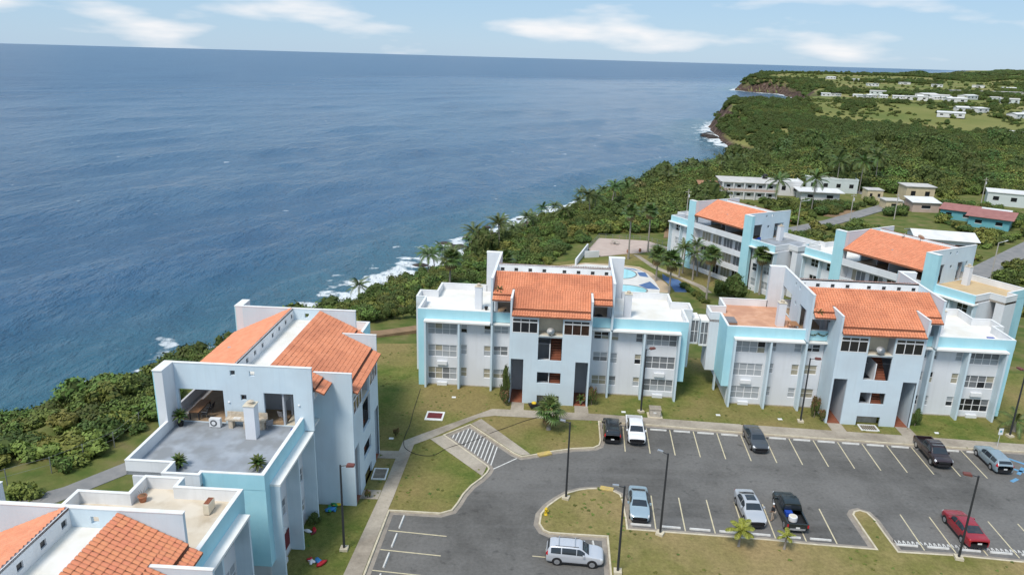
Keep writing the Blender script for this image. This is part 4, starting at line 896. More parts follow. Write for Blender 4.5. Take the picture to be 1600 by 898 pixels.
PE = [(0, 1), (1, 2), (2, 3), (3, 4), (4, 5), (2, 6), (6, 7), (7, 8), (8, 9), (2, 10), (10, 11), (11, 12), (12, 13), (0, 14), (14, 15), (15, 16), (16, 17), (0, 18), (18, 19), (19, 20), (20, 21)]
PR = [(.15, .11), (.14, .10), (.15, .10), .06, .09, .085, .06, .045, .036, .035, .06, .045, .036, .035, .085, .06, .042, .04, .085, .06, .042, .04]
skin_fig('body', PV, PE, PR, 'skin', pr)
skin_fig('shirt', [PV[i] for i in (1, 2, 6, 7, 10, 11)]+[(0, 0, 1.0), (0, .05, 1.46)], [(0, 1), (1, 2), (2, 3), (1, 4), (4, 5), (0, 6), (1, 7)], [(.165, .125), (.175, .125), .08, .065, .08, .065, (.16, .125), .09], 'cloth_dark', pr)
skin_fig('trousers', [PV[i] for i in (0, 14, 15, 16, 18, 19, 20)], [(0, 1), (1, 2), (2, 3), (0, 4), (4, 5), (5, 6)], [(.16, .12), .105, .08, .07, .105, .08, .07], 'cloth_tan', pr)
MB().lathe([(.10, 1.66), (.103, 1.72), (.085, 1.79), (.03, 1.82)], 0, .08, 12).build('cap', 'cloth_white', pr, smooth=True)
for sgn in (1, -1):
    for k in range(5):
        b_ = (.19, .38, 1.08) if sgn > 0 else (-.25, .20, .87); dx = -.03+.017*k
        MB().tube((b_[0]+dx, b_[1], b_[2]), (b_[0]+dx*1.2, b_[1]+(.07 if k else .04), b_[2]-.03), .009, .007, 5).build('finger', 'skin', pr)

# ------------------------------------------------------------------ vegetation
def leaf_quad(b, p, nrm, sz, rot, asp=.55):
    nrm = Vector(nrm).normalized(); a = nrm.orthogonal().normalized(); c = nrm.cross(a)
    u = (a*math.cos(rot)+c*math.sin(rot))*sz; v = (c*math.cos(rot)-a*math.sin(rot))*sz*asp
    b.face([p-u*.5, p+v*.5, p+u*.5+nrm*sz*.12, p-v*.5])
def blob(b, cx, cy, cz, rx, ry, rz, n=7, m=5, rg=None):
    i = len(b.v)
    for j in range(m+1):
        ph = -math.pi/2+math.pi*j/m
        for k in range(n):
            t = 2*math.pi*k/n+j*.4; q_ = 1+(rg.uniform(-.18, .18) if rg else 0)
            b.v.append((cx+rx*q_*math.cos(ph)*math.cos(t), cy+ry*q_*math.cos(ph)*math.sin(t), cz+rz*q_*math.sin(ph)))
    for j in range(m):
        for k in range(n): b.f.append((i+j*n+k, i+j*n+(k+1) % n, i+(j+1)*n+(k+1) % n, i+(j+1)*n+k))
def bush_mesh(name, seed, lobes, leaves, lsz, mt, tall=.8, core=True):
    rg = random.Random(seed); b = MB(); L_ = []
    for k in range(lobes):
        a = rg.uniform(0, 6.28); r_ = rg.uniform(.15, .72)*(0 if k == 0 else 1); h = rg.uniform(.35, .9)*tall*(1.1-r_*.45)
        L_.append((r_*math.cos(a), r_*math.sin(a), h, rg.uniform(.30, .48)))
    for k in range(leaves):
        cx, cy, cz, r_ = rg.choice(L_); d = Vector((rg.gauss(0, 1), rg.gauss(0, 1), rg.gauss(.45, .8))).normalized()
        q_ = rg.uniform(.72, 1.12); p = Vector((cx, cy, cz))+Vector((d.x*r_, d.y*r_, d.z*r_*.85))*q_
        if p.z < .02: continue
        nn = d+Vector((rg.gauss(0, .45), rg.gauss(0, .45), rg.gauss(.25, .4)))
        leaf_quad(b, p, nn, lsz*rg.uniform(.65, 1.35), rg.uniform(0, 6.28), rg.uniform(.45, .8))
    me_ = bpy.data.meshes.new(name); 
    nleaf = len(b.f)
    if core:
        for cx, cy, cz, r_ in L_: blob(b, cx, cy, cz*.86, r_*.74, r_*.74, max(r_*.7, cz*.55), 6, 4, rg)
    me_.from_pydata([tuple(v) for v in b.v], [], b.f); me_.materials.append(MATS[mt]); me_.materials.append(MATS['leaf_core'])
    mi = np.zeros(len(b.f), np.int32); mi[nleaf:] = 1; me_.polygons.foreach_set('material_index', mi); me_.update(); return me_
SRC = bpy.data.collections.new('foliage_sources')
srcs = []
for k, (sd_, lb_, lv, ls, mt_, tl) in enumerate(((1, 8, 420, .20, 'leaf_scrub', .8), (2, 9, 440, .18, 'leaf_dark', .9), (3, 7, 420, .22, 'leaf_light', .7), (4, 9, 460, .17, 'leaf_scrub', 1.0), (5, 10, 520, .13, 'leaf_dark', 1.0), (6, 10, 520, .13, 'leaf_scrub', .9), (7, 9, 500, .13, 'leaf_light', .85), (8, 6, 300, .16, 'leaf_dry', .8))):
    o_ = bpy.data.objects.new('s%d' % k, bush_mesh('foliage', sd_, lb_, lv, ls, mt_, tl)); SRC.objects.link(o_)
def scatter(name, P, scl, kinds, label, cat=None):
    """one vegetation mass: instanced clumps on given points"""
    n_ = len(P); me_ = bpy.data.meshes.new(name); me_.from_pydata(P.tolist(), [], [])
    a = me_.attributes.new('idx', 'INT', 'POINT'); a.data.foreach_set('value', kinds.astype(np.int32))
    a = me_.attributes.new('scl', 'FLOAT_VECTOR', 'POINT'); a.data.foreach_set('vector', scl.astype(np.float32).ravel())
    rot = np.zeros((n_, 3), np.float32); rot[:, 2] = RNG.uniform(0, 6.28, n_); rot[:, 0] = RNG.normal(0, .10, n_)
    a = me_.attributes.new('rot', 'FLOAT_VECTOR', 'POINT'); a.data.foreach_set('vector', rot.ravel())
    o_ = put(name, me_); md = o_.modifiers.new('scatter', 'NODES'); md.node_group = scatter_tree()
    tag(o_, label, cat, None, 'stuff'); return o_
def scatter_tree():
    if 'scatter' in CACHE: return CACHE['scatter']
    t = bpy.data.node_groups.new('scatter', 'GeometryNodeTree'); CACHE['scatter'] = t
    t.interface.new_socket('Geometry', in_out='INPUT', socket_type='NodeSocketGeometry'); t.interface.new_socket('Geometry', in_out='OUTPUT', socket_type='NodeSocketGeometry')
    n = t.nodes; l = t.links; gi = n.new('NodeGroupInput'); go = n.new('NodeGroupOutput'); ip = n.new('GeometryNodeInstanceOnPoints')
    ci = n.new('GeometryNodeCollectionInfo'); ci.inputs['Collection'].default_value = SRC; ci.inputs['Separate Children'].default_value = True; ci.inputs['Reset Children'].default_value = True
    def na(nm, ty): a = n.new('GeometryNodeInputNamedAttribute'); a.data_type = ty; a.inputs['Name'].default_value = nm; return a.outputs[0]
    l.new(gi.outputs[0], ip.inputs['Points']); l.new(ci.outputs[0], ip.inputs['Instance']); ip.inputs['Pick Instance'].default_value = True
    l.new(na('idx', 'INT'), ip.inputs['Instance Index']); l.new(na('scl', 'FLOAT_VECTOR'), ip.inputs['Scale'])
    e = n.new('FunctionNodeEulerToRotation'); l.new(na('rot', 'FLOAT_VECTOR'), e.inputs[0]); l.new(e.outputs[0], ip.inputs['Rotation'])
    l.new(ip.outputs[0], go.inputs[0]); return t
def jitter_points(x0, x1, y0, y1, sp):
    xs = np.arange(x0, x1, sp); ys = np.arange(y0, y1, sp); X_, Y_ = np.meshgrid(xs, ys)
    X_ = X_.ravel()+RNG.uniform(-.5, .5, X_.size)*sp; Y_ = Y_.ravel()+RNG.uniform(-.5, .5, Y_.size)*sp; return X_, Y_
def pts3(X_, Y_, dz=-.1): return np.stack([X_, Y_, terr(X_, Y_)+dz], 1)
def clumps(X_, Y_, rmin, rmax, hmul, kinds, probs=None, dz=-.15, nz=12, nseed=4):
    f = vnoise(X_, Y_, nz, nseed); r_ = rmin+(rmax-rmin)*RNG.beta(1.6, 2.2, len(X_))*(.55+.9*f)
    h = r_*hmul*RNG.uniform(.8, 1.25, len(X_)); ks = RNG.choice(kinds, len(X_), p=probs)
    pk = vnoise(X_, Y_, nz*1.7, nseed+5); ks = np.where((pk > .66) & (RNG.random(len(X_)) < .6), kinds[-1], ks); ks = np.where((pk < .34) & (RNG.random(len(X_)) < .6), kinds[1], ks)
    return pts3(X_, Y_, dz), np.stack([r_, r_, h], 1), ks
# coast scrub on the slope behind the blocks
X_, Y_ = jitter_points(-135, 130, 25, 420, 1.8); d = dnorm(X_, Y_)
inner = np.interp(Y_, [25, 50, 60, 72, 85, 100, 108, 118, 130, 152, 172, 184, 190, 260, 420], [-48, -46, -43, -39.5, -37, -31, -21, -12, -6, 6, 16, 21, 46, 62, 120])+2.5*(vnoise(X_, Y_, 7, 6)-.5)
low = np.interp(Y_, [25, 120, 165, 200, 225, 290, 320, 420], [.12, .12, .12, .12, .17, .15, .08, .1])
k = (d > low+.06*vnoise(X_, Y_, 9, 2)) & (X_ < inner)
X_, Y_ = X_[k], Y_[k]
P_, S_, K_ = clumps(X_, Y_, .8, 3.0, .85, [0, 1, 3, 2], [.35, .35, .2, .1])
big = RNG.random(len(X_)) < .045; S_[big] *= np.array([1.5, 1.5, 1.9]); K_[big] = RNG.choice([4, 5], big.sum()); dry = RNG.random(len(X_)) < .02; K_[dry] = 7; S_[dry] *= .8
gap = (vnoise(X_, Y_, 5.5, 21) > .80); P_, S_, K_ = P_[~gap], S_[~gap], K_[~gap]
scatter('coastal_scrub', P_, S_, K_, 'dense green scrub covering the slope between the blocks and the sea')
# forest on the plateau behind
X_, Y_ = jitter_points(40, 430, 196, 500, 3.2); d = dnorm(X_, Y_)
k = (d > .14) & (X_ < Y_*.80+10) & ~((X_ < 172) & (Y_ < 262) & (X_ > 58-.0*Y_)) & ~((X_ > 146) & (Y_ < 256))
k |= (d > .3) & (X_ > 52) & (X_ < 62) & (Y_ > 215) & (Y_ < 262)
X_, Y_ = X_[k], Y_[k]
P_, S_, K_ = clumps(X_, Y_, 2.0, 6.0, .9, [5, 5, 3, 6], [.3, .25, .15, .3], nz=26)
big = RNG.random(len(X_)) < .05; S_[big] *= np.array([1.5, 1.5, 1.7]); K_[big] = 4; dry = RNG.random(len(X_)) < .012; K_[dry] = 7
scatter('forest', P_, S_, K_, 'dense green low forest covering the plateau behind the houses')
# darker wood on the rise and the cliff beyond
X_, Y_ = jitter_points(150, 700, 488, 905, 4.0); d = dnorm(X_, Y_)
az_ = X_/Y_
k = (d > .10) & (Y_ < 850) & (az_ < .82) & ((Y_ < 588+45*vnoise(X_, Y_, 50, 7)) | ((X_ < 250+40*vnoise(X_, Y_, 40, 2)) & (Y_ < 700+90*vnoise(X_, Y_, 30, 8))) | ((vnoise(X_, Y_, 26, 9) > .86) & (Y_ > 640)))
k &= vnoise(X_, Y_, 12, 4) > .12
X_, Y_ = X_[k], Y_[k]
scatter('wood', *clumps(X_, Y_, 2.2, 5.4, .95, [4, 4, 4, 5], [.4, .3, .2, .1], nz=40), 'dark green wood on the rise and headland cliff in the distance')
# far tree belts
X_, Y_ = jitter_points(230, 1900, 930, 2300, 9.5); d = dnorm(X_, Y_); nn = vnoise(X_, Y_, 130, 3)
inv_ = (X_ < Y_*.78+60) & (d > .2)
belt = ((np.abs(Y_-(1090+.10*X_)) < 26) & (X_ > 470)) | ((np.abs(Y_-2240) < 30)) | ((d < 1.1) & (d > .25) & (Y_ > 1250)) | (nn > .86) | ((Y_ > 1050) & (X_ > 760) & (nn > .66)) | ((Y_ < 1100) & (X_ > 420) & (vnoise(X_, Y_, 30, 12) > .72))
k = inv_ & belt & ~((np.abs(Y_-985) < 55) & (X_ < 560))
X_, Y_ = X_[k], Y_[k]
scatter('tree_belt', *clumps(X_, Y_, 4.5, 9, .9, [4, 4, 5, 5], None, nz=150), 'dark tree belts between the distant fields')
X_, Y_ = jitter_points(700, 6500, 2350, 7000, 48); d = dnorm(X_, Y_); nn = vnoise(X_, Y_, 520, 5)
k = (X_ < Y_*.80+60) & (d > .1) & (nn > .60)
X_, Y_ = X_[k], Y_[k]
scatter('far_woodland', *clumps(X_, Y_, 16, 34, .36, [4, 4, 5, 5], None, nz=900), 'woodland on the low hills at the horizon')
X_, Y_ = jitter_points(230, 1500, 600, 2300, 17); d = dnorm(X_, Y_)
k = (X_ < Y_*.80+40) & (d > .5) & (RNG.random(len(X_)) < np.where(Y_ < 930, .16, .22)) & ~((np.abs(Y_-985) < 40) & (X_ < 480))
X_, Y_ = X_[k], Y_[k]
scatter('field_trees', *clumps(X_, Y_, 2.0, 6.0, .95, [4, 4, 5, 6], None, nz=90), 'single trees and bushes dotted over the distant fields')
X_, Y_ = jitter_points(220, 700, 590, 930, 7.5); d = dnorm(X_, Y_)
k = (X_ < Y_*.80+20) & (d > .6) & (vnoise(X_, Y_, 28, 14) > .40) & (RNG.random(len(X_)) < .75)
X_, Y_ = X_[k], Y_[k]
scatter('field_scrub', *clumps(X_, Y_, 1.4, 3.4, .7, [5, 4, 5, 6], None, nz=60), 'low scrub spread over the field behind the wood')
# near shrubs on slope grass around the houses
X_, Y_ = jitter_points(58, 172, 118, 262, 3.2)
def nearseg(px, py, segs):
    best = np.full(px.shape, 1e9)
    for (ax, ay), (bx, by) in segs:
        t = np.clip(((px-ax)*(bx-ax)+(py-ay)*(by-ay))/((bx-ax)**2+(by-ay)**2), 0, 1); best = np.minimum(best, np.hypot(px-ax-t*(bx-ax), py-ay-t*(by-ay)))
    return best
ROAD = [(40, 163), (61.7, 184), (90.7, 207), (118, 233), (127, 243), (122, 262)]; ROAD2 = [(88, 138), (99, 153), (126, 178), (150, 200)]
rd = nearseg(X_, Y_, list(zip(ROAD[:-1], ROAD[1:]))+list(zip(ROAD2[:-1], ROAD2[1:])))
HB = [(66, 112, 238, 272), (100, 128, 243, 262), (120, 136, 218, 228), (128, 140, 198, 226), (156, 178, 226, 262), (94, 116, 170, 184), (130, 146, 243, 262)]
hou = np.zeros(X_.shape, bool)
for a, b, c, e in HB: hou |= (X_ > a-2) & (X_ < b+2) & (Y_ > c-1.5) & (Y_ < e+2)
k = (rd > 4.2) & ~hou & (vnoise(X_, Y_, 11, 11) > .30) & (X_ < Y_*.80) & ~((X_ < 92) & (Y_ < 170)) & ~((X_ > 98) & (X_ < 124) & (Y_ > 186) & (Y_ < 219))
X_, Y_ = X_[k], Y_[k]
scatter('shrubbery', *clumps(X_, Y_, 1.4, 3.6, .9, [0, 1, 3, 2], [.35, .3, .2, .15]), 'bushes between the village road and the houses')
# palms
def frond_mesh(name, Lf, droop, nl, ll, mt):
    b = MB(); pts = []
    for i in range(13):
        t = i/12; pts.append(Vector((Lf*(t-.22*droop*t*t*t), 0, Lf*(.34*t-droop*.75*t*t))))
    for i in range(12):
        a, c = pts[i], pts[i+1]; w_ = .05*(1-i/13)
        b.face([a+Vector((0, w_, 0)), c+Vector((0, w_*.8, 0)), c-Vector((0, w_*.8, 0)), a-Vector((0, w_, 0))])
    for k in range(nl):
        t = .12+.87*k/(nl-1); f = t*12; i = min(int(f), 11); p = pts[i].lerp(pts[i+1], f-i); tg = (pts[i+1]-pts[i]).normalized()
        le = ll*math.sin(math.pi*min(1, .18+t*.8))**.6
        for s in (1, -1):
            e = p+Vector((tg.x*le*.55, s*le*.78, tg.z*le*.4-le*.45)); w_ = tg*.075
            b.face([p-w_, p+w_, e])
    return b.mesh(name, mt)
def fan_mesh(name, pet, rad, nseg, mt):
    b = MB(); e = Vector((pet, 0, pet*.28)); b.face([Vector((0, .03, 0)), e+Vector((0, .02, 0)), e-Vector((0, .02, 0)), Vector((0, -.03, 0))])
    for k in range(nseg):
        a = R(-125+250*k/(nseg-1)); a2 = a+R(250/(nseg-1))*.5; a1 = a-R(250/(nseg-1))*.5
        mid = rad*.55; dr = -.22*rad
        p1 = e+Vector((mid*math.cos(a1), mid*math.sin(a1), .05)); p2 = e+Vector((mid*math.cos(a2), mid*math.sin(a2), .05)); tip = e+Vector((rad*math.cos(a), rad*math.sin(a), dr))
        b.face([e, p1, tip, p2])
    return b.mesh(name, mt)
FR = {}
for k in range(3): FR['coco%d' % k] = frond_mesh('frond', 1.0*(3.6+.3*k), .55+.25*k, 22, .85, 'palm_leaf')
FR['young'] = frond_mesh('frond', 1.25, .75, 16, .42, 'palm_yellow')
FR['fan'] = fan_mesh('fan_leaf', .85, .95, 15, 'leaf_fan'); FR['fan_dead'] = fan_mesh('dead_leaf', .7, .8, 11, 'palm_dead'); FR['cycad'] = frond_mesh('frond', .62, .7, 14, .13, 'palm_leaf')
def palm(name, x, y, z, h, kind, label, group, lean=(0, 0), n_=20, sc=1.0, joined=False, dead=8):
    r_ = empty(name, (x, y, z), random.uniform(0, 6.28)); tag(r_, label, 'palm tree', group)
    pts = [Vector((lean[0]*t*t, lean[1]*t*t, h*t)) for t in (0, .2, .4, .6, .8, 1)]; b = MB(); r0 = .20 if kind == 'fan' else .17
    if kind == 'young': r0 = .10
    for i in range(5): b.tube(pts[i], pts[i+1], r0*(1.35-.12*i if i == 0 else 1-.07*i), r0*(1-.07*(i+1)), 8, False)
    b.build('trunk', 'bark_grey', r_, smooth=True); top = pts[-1]; items = []
    for k in range(n_):
        a = k*2.399+random.uniform(-.2, .2); t = k/n_
        if kind == 'fan': el = R(75-105*t)+random.uniform(-.1, .1); key = 'fan'
        elif kind == 'young': el = R(55-60*t); key = 'young'
        else: el = R(58-85*t)+random.uniform(-.1, .1); key = 'coco%d' % random.randint(0, 2)
        items.append((key, a, el, sc*random.uniform(.85, 1.12)))
    if kind == 'fan':
        for k in range(dead): items.append(('fan_dead', random.uniform(0, 6.28), R(-68)+random.uniform(-.15, .2), sc*random.uniform(.8, 1.05)))
    for key, a, el, s_ in items:
        Mx = Matrix.Translation(top+Vector((0, 0, .05))) @ Matrix.Rotation(a, 4, 'Z') @ Matrix.Rotation(-el, 4, 'Y') @ Matrix.Scale(s_, 4)
        if not joined:
            o_ = put(FR[key].name.split('.')[0], FR[key], r_); o_.matrix_local = Mx
    if joined:
        key = ('crown', kind, joined); 
        if key not in CACHE:
            b = MB()
            for kk, a, el, s_ in items:
                Mx = Matrix.Rotation(a, 4, 'Z') @ Matrix.Rotation(-el, 4, 'Y') @ Matrix.Scale(s_, 4); i = len(b.v); me_ = FR[kk]
                b.v += [tuple(Mx @ v.co) for v in me_.vertices]; b.f += [tuple(i+q_ for q_ in p_.vertices) for p_ in me_.polygons]
            CACHE[key] = b.mesh('crown', {'fan': 'leaf_fan', 'coco': 'palm_leaf', 'young': 'palm_yellow'}[kind])
        o_ = put('crown', CACHE[key], r_, tuple(top)); o_['kind'] = 'stuff'
    return r_
PG = 'fan palms of the pool garden'
for x, y, h, lab, dz in ((-11.9, 134.1, 5.5, 'bushy fan palm on the seaward edge behind the left wing of the middle block', -2.0), (26.0, 160.4, 10.5, 'tall slim fan palm at the near edge of the pink plaza', -3.6), (31.5, 167.1, 9.6, 'tall slim fan palm on the plaza, right of the slim one', -3.6), (29.2, 143.5, 5.3, 'shorter fan palm standing in the tan pool deck', -3.6), (30.2, 135.0, 6.2, 'large bushy fan palm beside the blue pool channel', -3.6), (35.9, 129.3, 9.0, 'fan palm with a yellowed skirt on the lawn beside the curved path', -3.6), (48.0, 136.3, 7.6, 'fan palm standing close to the farthest block wall', -3.6), (-1.5, 140.5, 4.2, 'low fan palm behind the roof of the middle block', -3.2)):
    palm('fan_palm', x, y, float(terr(x, y))-.1, h, 'fan', lab, PG, (random.uniform(-.4, .4), random.uniform(-.3, .3)), 26, 1.5 if h < 7 else 1.3, False, 12)
k_ = 0
for x, y, h in ((34.5, 146.5, 6.4), (37.0, 145.0, 5.4), (38.6, 148.0, 6.8), (40.2, 144.0, 5.0), (36.0, 150.0, 5.8)):
    palm('clump_palm', x, y, -3.7, h, 'coco', 'dark feathery palm in the clump beside the farthest block, %s of five' % ORD[k_], 'palm clump by the farthest block', (random.uniform(-.8, .8), random.uniform(-.6, .3)), 18, .72); k_ += 1
# coconut palms along the shore and by the houses
CP = []
rg = random.Random(5); ys_ = 168.0
while ys_ < 470:
    d_ = rg.uniform(.12, .95); xx = float(Xs(ys_))+d_*float(np.interp(ys_, W_Y, W_X)); CP.append((xx, ys_, rg.uniform(3.5, 7.0))); ys_ += rg.uniform(2.6, 6.4)
for i, (x, y, h) in enumerate(CP):
    palm('coconut_palm', x, y, float(terr(x, y)), h, 'coco', 'coconut palm on the shore slope, %s from the camera side' % ORD[i] if i < 20 else 'small coconut palm far along the shore slope before the headland', 'coconut palms along the shore', (rg.uniform(-1.2, .8), rg.uniform(-.8, .8)), 20, rg.uniform(1.0, 1.4), 1+i % 4)
for i, (x, y, h, lab) in enumerate(((80.5, 226, 8.5, 'coconut palm in front of the white villa, left of two'), (90.2, 221, 10, 'coconut palm in front of the white villa, right of two'), (114.5, 262, 10, 'left one of the three coconut palms behind the cream ruin'), (121, 258, 11, 'middle one of the three coconut palms behind the cream ruin'), (131, 268, 12, 'right one of the three coconut palms behind the cream ruin'))):
    palm('coconut_palm', x, y, float(terr(x, y)), h, 'coco', lab, 'coconut palms by the houses', (rg.uniform(-.8, .8), 0), 22, 1.35)
palm('young_palm', 19.88, 53.3, .12, 1.5, 'young', 'small bright green palm before the silver crossover', 'young palms on the lower lawn', (.1, 0), 13, 1.1)
palm('young_palm', 23.69, 53.1, .12, 1.25, 'young', 'tiny yellow green palm before the black pickup', 'young palms on the lower lawn', (.1, 0), 8, .75)
palm('fan_palm', 4.47, 72.9, .12, 2.0, 'fan', 'young fan palm with pale spent leaves before the middle block', None, (.05, 0), 18, 1.15, False, 4)
palm('coconut_palm', 57.6, 75.6, .12, 1.2, 'coco', 'low palm with arching fronds at the right end by the lamp post', None, (0, 0), 12, .62)
def shrub(name, x, y, z, rx, h, kind, lab, stem=True, grp=None, mt=None):
    r_ = empty(name, (x, y, z), random.uniform(0, 6)); tag(r_, lab, 'shrub', grp)
    o_ = put('foliage', SRC.objects[kind].data, r_, (0, 0, h*.12), sc=(rx, rx, h*.88)); o_['kind'] = 'stuff'
    if mt: o_.material_slots[0].link = 'OBJECT'; o_.material_slots[0].material = MATS[mt]
    MB().tube((0, 0, -.05), (.03, 0, h*.5), .05, .03, 6).build('stem', 'bark', r_); return r_
shrub('door_shrub', -.5, 79.25, .12, .62, 4.0, 4, 'tall narrow half-brown shrub left of the left door of the middle block', grp='shrubs by the doors')
shrub('door_shrub', -.35, 78.7, .12, .75, 2.0, 5, 'lower brown shrub at the foot of the tall narrow one', grp='shrubs by the doors', mt='leaf_brown')
shrub('door_shrub', 9.8, 79.2, .12, .62, 2.6, 5, 'slim brownish shrub right of the right door of the middle block', grp='shrubs by the doors', mt='leaf_brown')
shrub('door_shrub', 35.6, 77.6, .12, .6, 2.9, 5, 'dry brown shrub left of the left door of the right block', grp='shrubs by the doors', mt='leaf_brown')
shrub('door_shrub', 36.25, 76.9, .12, .6, 1.6, 5, 'small reddish shrub beside the dry brown one at the right block', grp='shrubs by the doors', mt='leaf_brown')
shrub('door_shrub', 46.6, 76.2, .12, .6, 1.9, 4, 'dark low shrub right of the right door of the right block', grp='shrubs by the doors')
shrub('door_shrub', -12.75, 58.9, .12, .35, .9, 5, 'little brown bush beside the near path of the left block', grp='shrubs by the doors', mt='leaf_brown')
shrub('door_shrub', -12.0, 70.6, .12, .4, .9, 5, 'thin brown bush on the grass corner beside the left block', grp='shrubs by the doors', mt='leaf_brown')
shrub('round_tree', 42.2, 133.2, -3.7, 2.7, 4.4, 4, 'round dark bushy tree on the lawn beside the farthest block')
shrub('round_tree', 40.4, 135.4, -3.7, 2.0, 3.4, 5, 'smaller bushy tree touching the round dark one')
shrub('garden_shrub', 18.2, 110.5, -3.0, .9, 1.6, 4, 'dark shrub in the gap between the middle and right blocks')
for i in range(9): shrub('hedge_shrub', 33.9+.25*i, 139.5-1.25*i+(.4 if i % 2 else 0), -3.7, 1.0, 1.3, [0, 1, 3][i % 3], 'green shrub along the blue pool channel, %s from the far end' % ORD[i], grp='shrubs along the pool channel')
for i in range(10): shrub('hedge_shrub', -24.5+1.25*i, 105.8+.55*i, -.25, 1.05, 1.5, [1, 4, 0][i % 3], 'clipped dark hedge shrub by the dirt path, %s from the left' % ORD[i], grp='hedge by the dirt path')

# ------------------------------------------------------------------ pool garden
PZ = -3.6
def ell(cx, cy, rx, ry, a=0, n=28, a0=0, a1=360):
    out = []
    for k in range(n):
        t = R(a0+(a1-a0)*k/(n if a1-a0 == 360 else n-1)); x, y = rx*math.cos(t), ry*math.sin(t); out.append((cx+x*math.cos(a)-y*math.sin(a), cy+x*math.sin(a)+y*math.cos(a)))
    return out
struct(sheet('plaza', [(21.4, 179.5), (33.1, 177.9), (37.0, 172.1), (37.1, 171.0), (29.5, 165.8), (25.8, 164.4), (19.9, 161.7), (17.7, 167.7)], PZ+.16, 'plaza', thick=.6), 'pale pink paved plaza with a thin railing')
struct(sheet('pool_deck', [(8, 128), (8, 152), (16, 156), (24.0, 155.0), (27.5, 153.8), (29.4, 149.7), (30.8, 143.3), (31.3, 138.7), (29.9, 133.0), (27, 127), (20, 125)], PZ+.12, 'deck_tan', thick=.5), 'tan paved border of the pool deck')
struct(sheet('pool_deck', [(9, 129), (9, 151), (16, 154.8), (24.0, 153.4), (26.6, 152.2), (28.3, 148.6), (28.9, 143.3), (29.0, 137.7), (27.6, 132.0), (20, 127)], PZ+.16, 'deck_white', thick=.5), 'white pool deck around the two round pools')
dp = struct(sheet('deck_paint', [(23.5, 152.7), (26.0, 151.9), (27.4, 149.8), (25.2, 151.4)], PZ+.165, 'deck_blue'), 'blue painted deck panel behind the round pool')
for pl_, lb in (([(26.3, 149.4), (28.0, 149.4), (28.1, 145.8), (26.4, 146.5)], 'blue painted deck panel beside the far pool'), ([(25.1, 140.0), (27.9, 142.8), (28.9, 137.5), (26.4, 137.9)], 'blue painted triangle beside the near pool')): struct(sheet('deck_paint', pl_, PZ+.165, 'deck_blue'), lb)
for c, lb in (((22.2, 148.2, 3.6, 3.9), 'round turquoise swimming pool at the far side of the deck'), ((21.0, 136.8, 5.2, 3.2), 'turquoise swimming pool just behind the middle block')):
    struct(sheet('pool', ell(*c), PZ+.175, 'pool_water'), lb); strip('pool_edge', ell(*c)+[ell(*c)[0]], -.28, 0, PZ+.16, PZ+.21, 'path_grey')
    bpy.data.objects[-1] if 0 else None
for o_ in [o for o in bpy.data.objects if o.name.startswith('pool_edge')]: struct(o_, 'grey coping around a swimming pool')
struct(sheet('channel', [(31.6, 149.1), (32.1, 146.6), (34.1, 144.8), (34.6, 140.5), (33.8, 135.3), (31.3, 130.2), (30.0, 130.1), (31.7, 136.2), (31.7, 140.2), (30.9, 145)], PZ+.10, 'deck_blue', thick=.3), 'blue painted channel curving along the pool deck')
struct(sheet('path', [(27.7, 164.3), (29.0, 163.6), (31.2, 155.0), (35.4, 146.5), (38.3, 141.0), (39.2, 134.2), (39.2, 127), (38.0, 127), (37.9, 134.0), (37.0, 140.0), (34.8, 145.3), (30.2, 153.4)], PZ+.10, 'concrete', thick=.3), 'curving concrete garden path from the plaza past the pool')
struct(sheet('path', [(33.2, 133.4), (37.5, 132.4), (37.5, 131.5), (32.9, 132.5)], PZ+.11, 'concrete', thick=.3), 'short concrete link from the pool channel to the curving path')
struct(sheet('lawn', [(-8, 130), (6, 128), (30, 127), (46, 127), (46, 138), (38, 158), (28, 166), (18, 160), (12, 157), (4, 152)], PZ+.06, 'lawn_green', thick=.7), 'garden lawn around the pool')
struct(sheet('dirt_path', [(-27, 99.5), (-19, 102.0), (-14, 104.5), (-8, 105), (-8, 103), (-13.5, 102.6), (-19, 99.8), (-27, 97)], .02+.10, 'dirt', thick=.5), 'worn dirt path between the left and middle blocks')
struct(sheet('dirt_path', [(-60, 38), (-46, 55.5), (-41, 59.2), (-37.0, 64.5), (-35.6, 69), (-34.5, 92), (-33, 92), (-33.8, 68), (-35.5, 62.8), (-40, 57.0), (-45, 52.5), (-56, 36)], .14, 'path_grey', thick=.3), 'grey service path behind the left blocks')
def railing(pts, z, h, lab, mt='rail_white', gap=1.6):
    r_ = empty('railing', (pts[0][0], pts[0][1], z)); tag(r_, lab, 'railing'); o_ = Vector((pts[0][0], pts[0][1], 0))
    for i in range(len(pts)-1):
        a = Vector((*pts[i], 0))-o_; b = Vector((*pts[i+1], 0))-o_; n_ = max(1, int((b-a).length/gap))
        for zz in (h, h*.55): MB().tube(a+Vector((0, 0, zz)), b+Vector((0, 0, zz)), .02 if h < 1.5 else .012, n=5).build('rail', mt, r_)
        for k in range(n_+(i == len(pts)-2)): p_ = a.lerp(b, k/n_); put('post', cached(('rp', h, mt), lambda: MB().tube((0, 0, 0), (0, 0, h+.05), .05, n=6).mesh('post', mt)), r_, tuple(p_))
railing([(17.7, 167.7), (21.4, 179.5), (33.1, 177.9), (37.2, 172.5)], PZ+.15, 1.05, 'thin grey railing round the pink plaza', 'fence_wire')
railing([(-38.6, 84), (-39.2, 75.2), (-40.1, 66.5), (-43.5, 61.5), (-49, 57)], .1, 1.7, 'wire fence on posts along the scrub behind the left blocks', 'fence_wire', 3)
wl = MB()
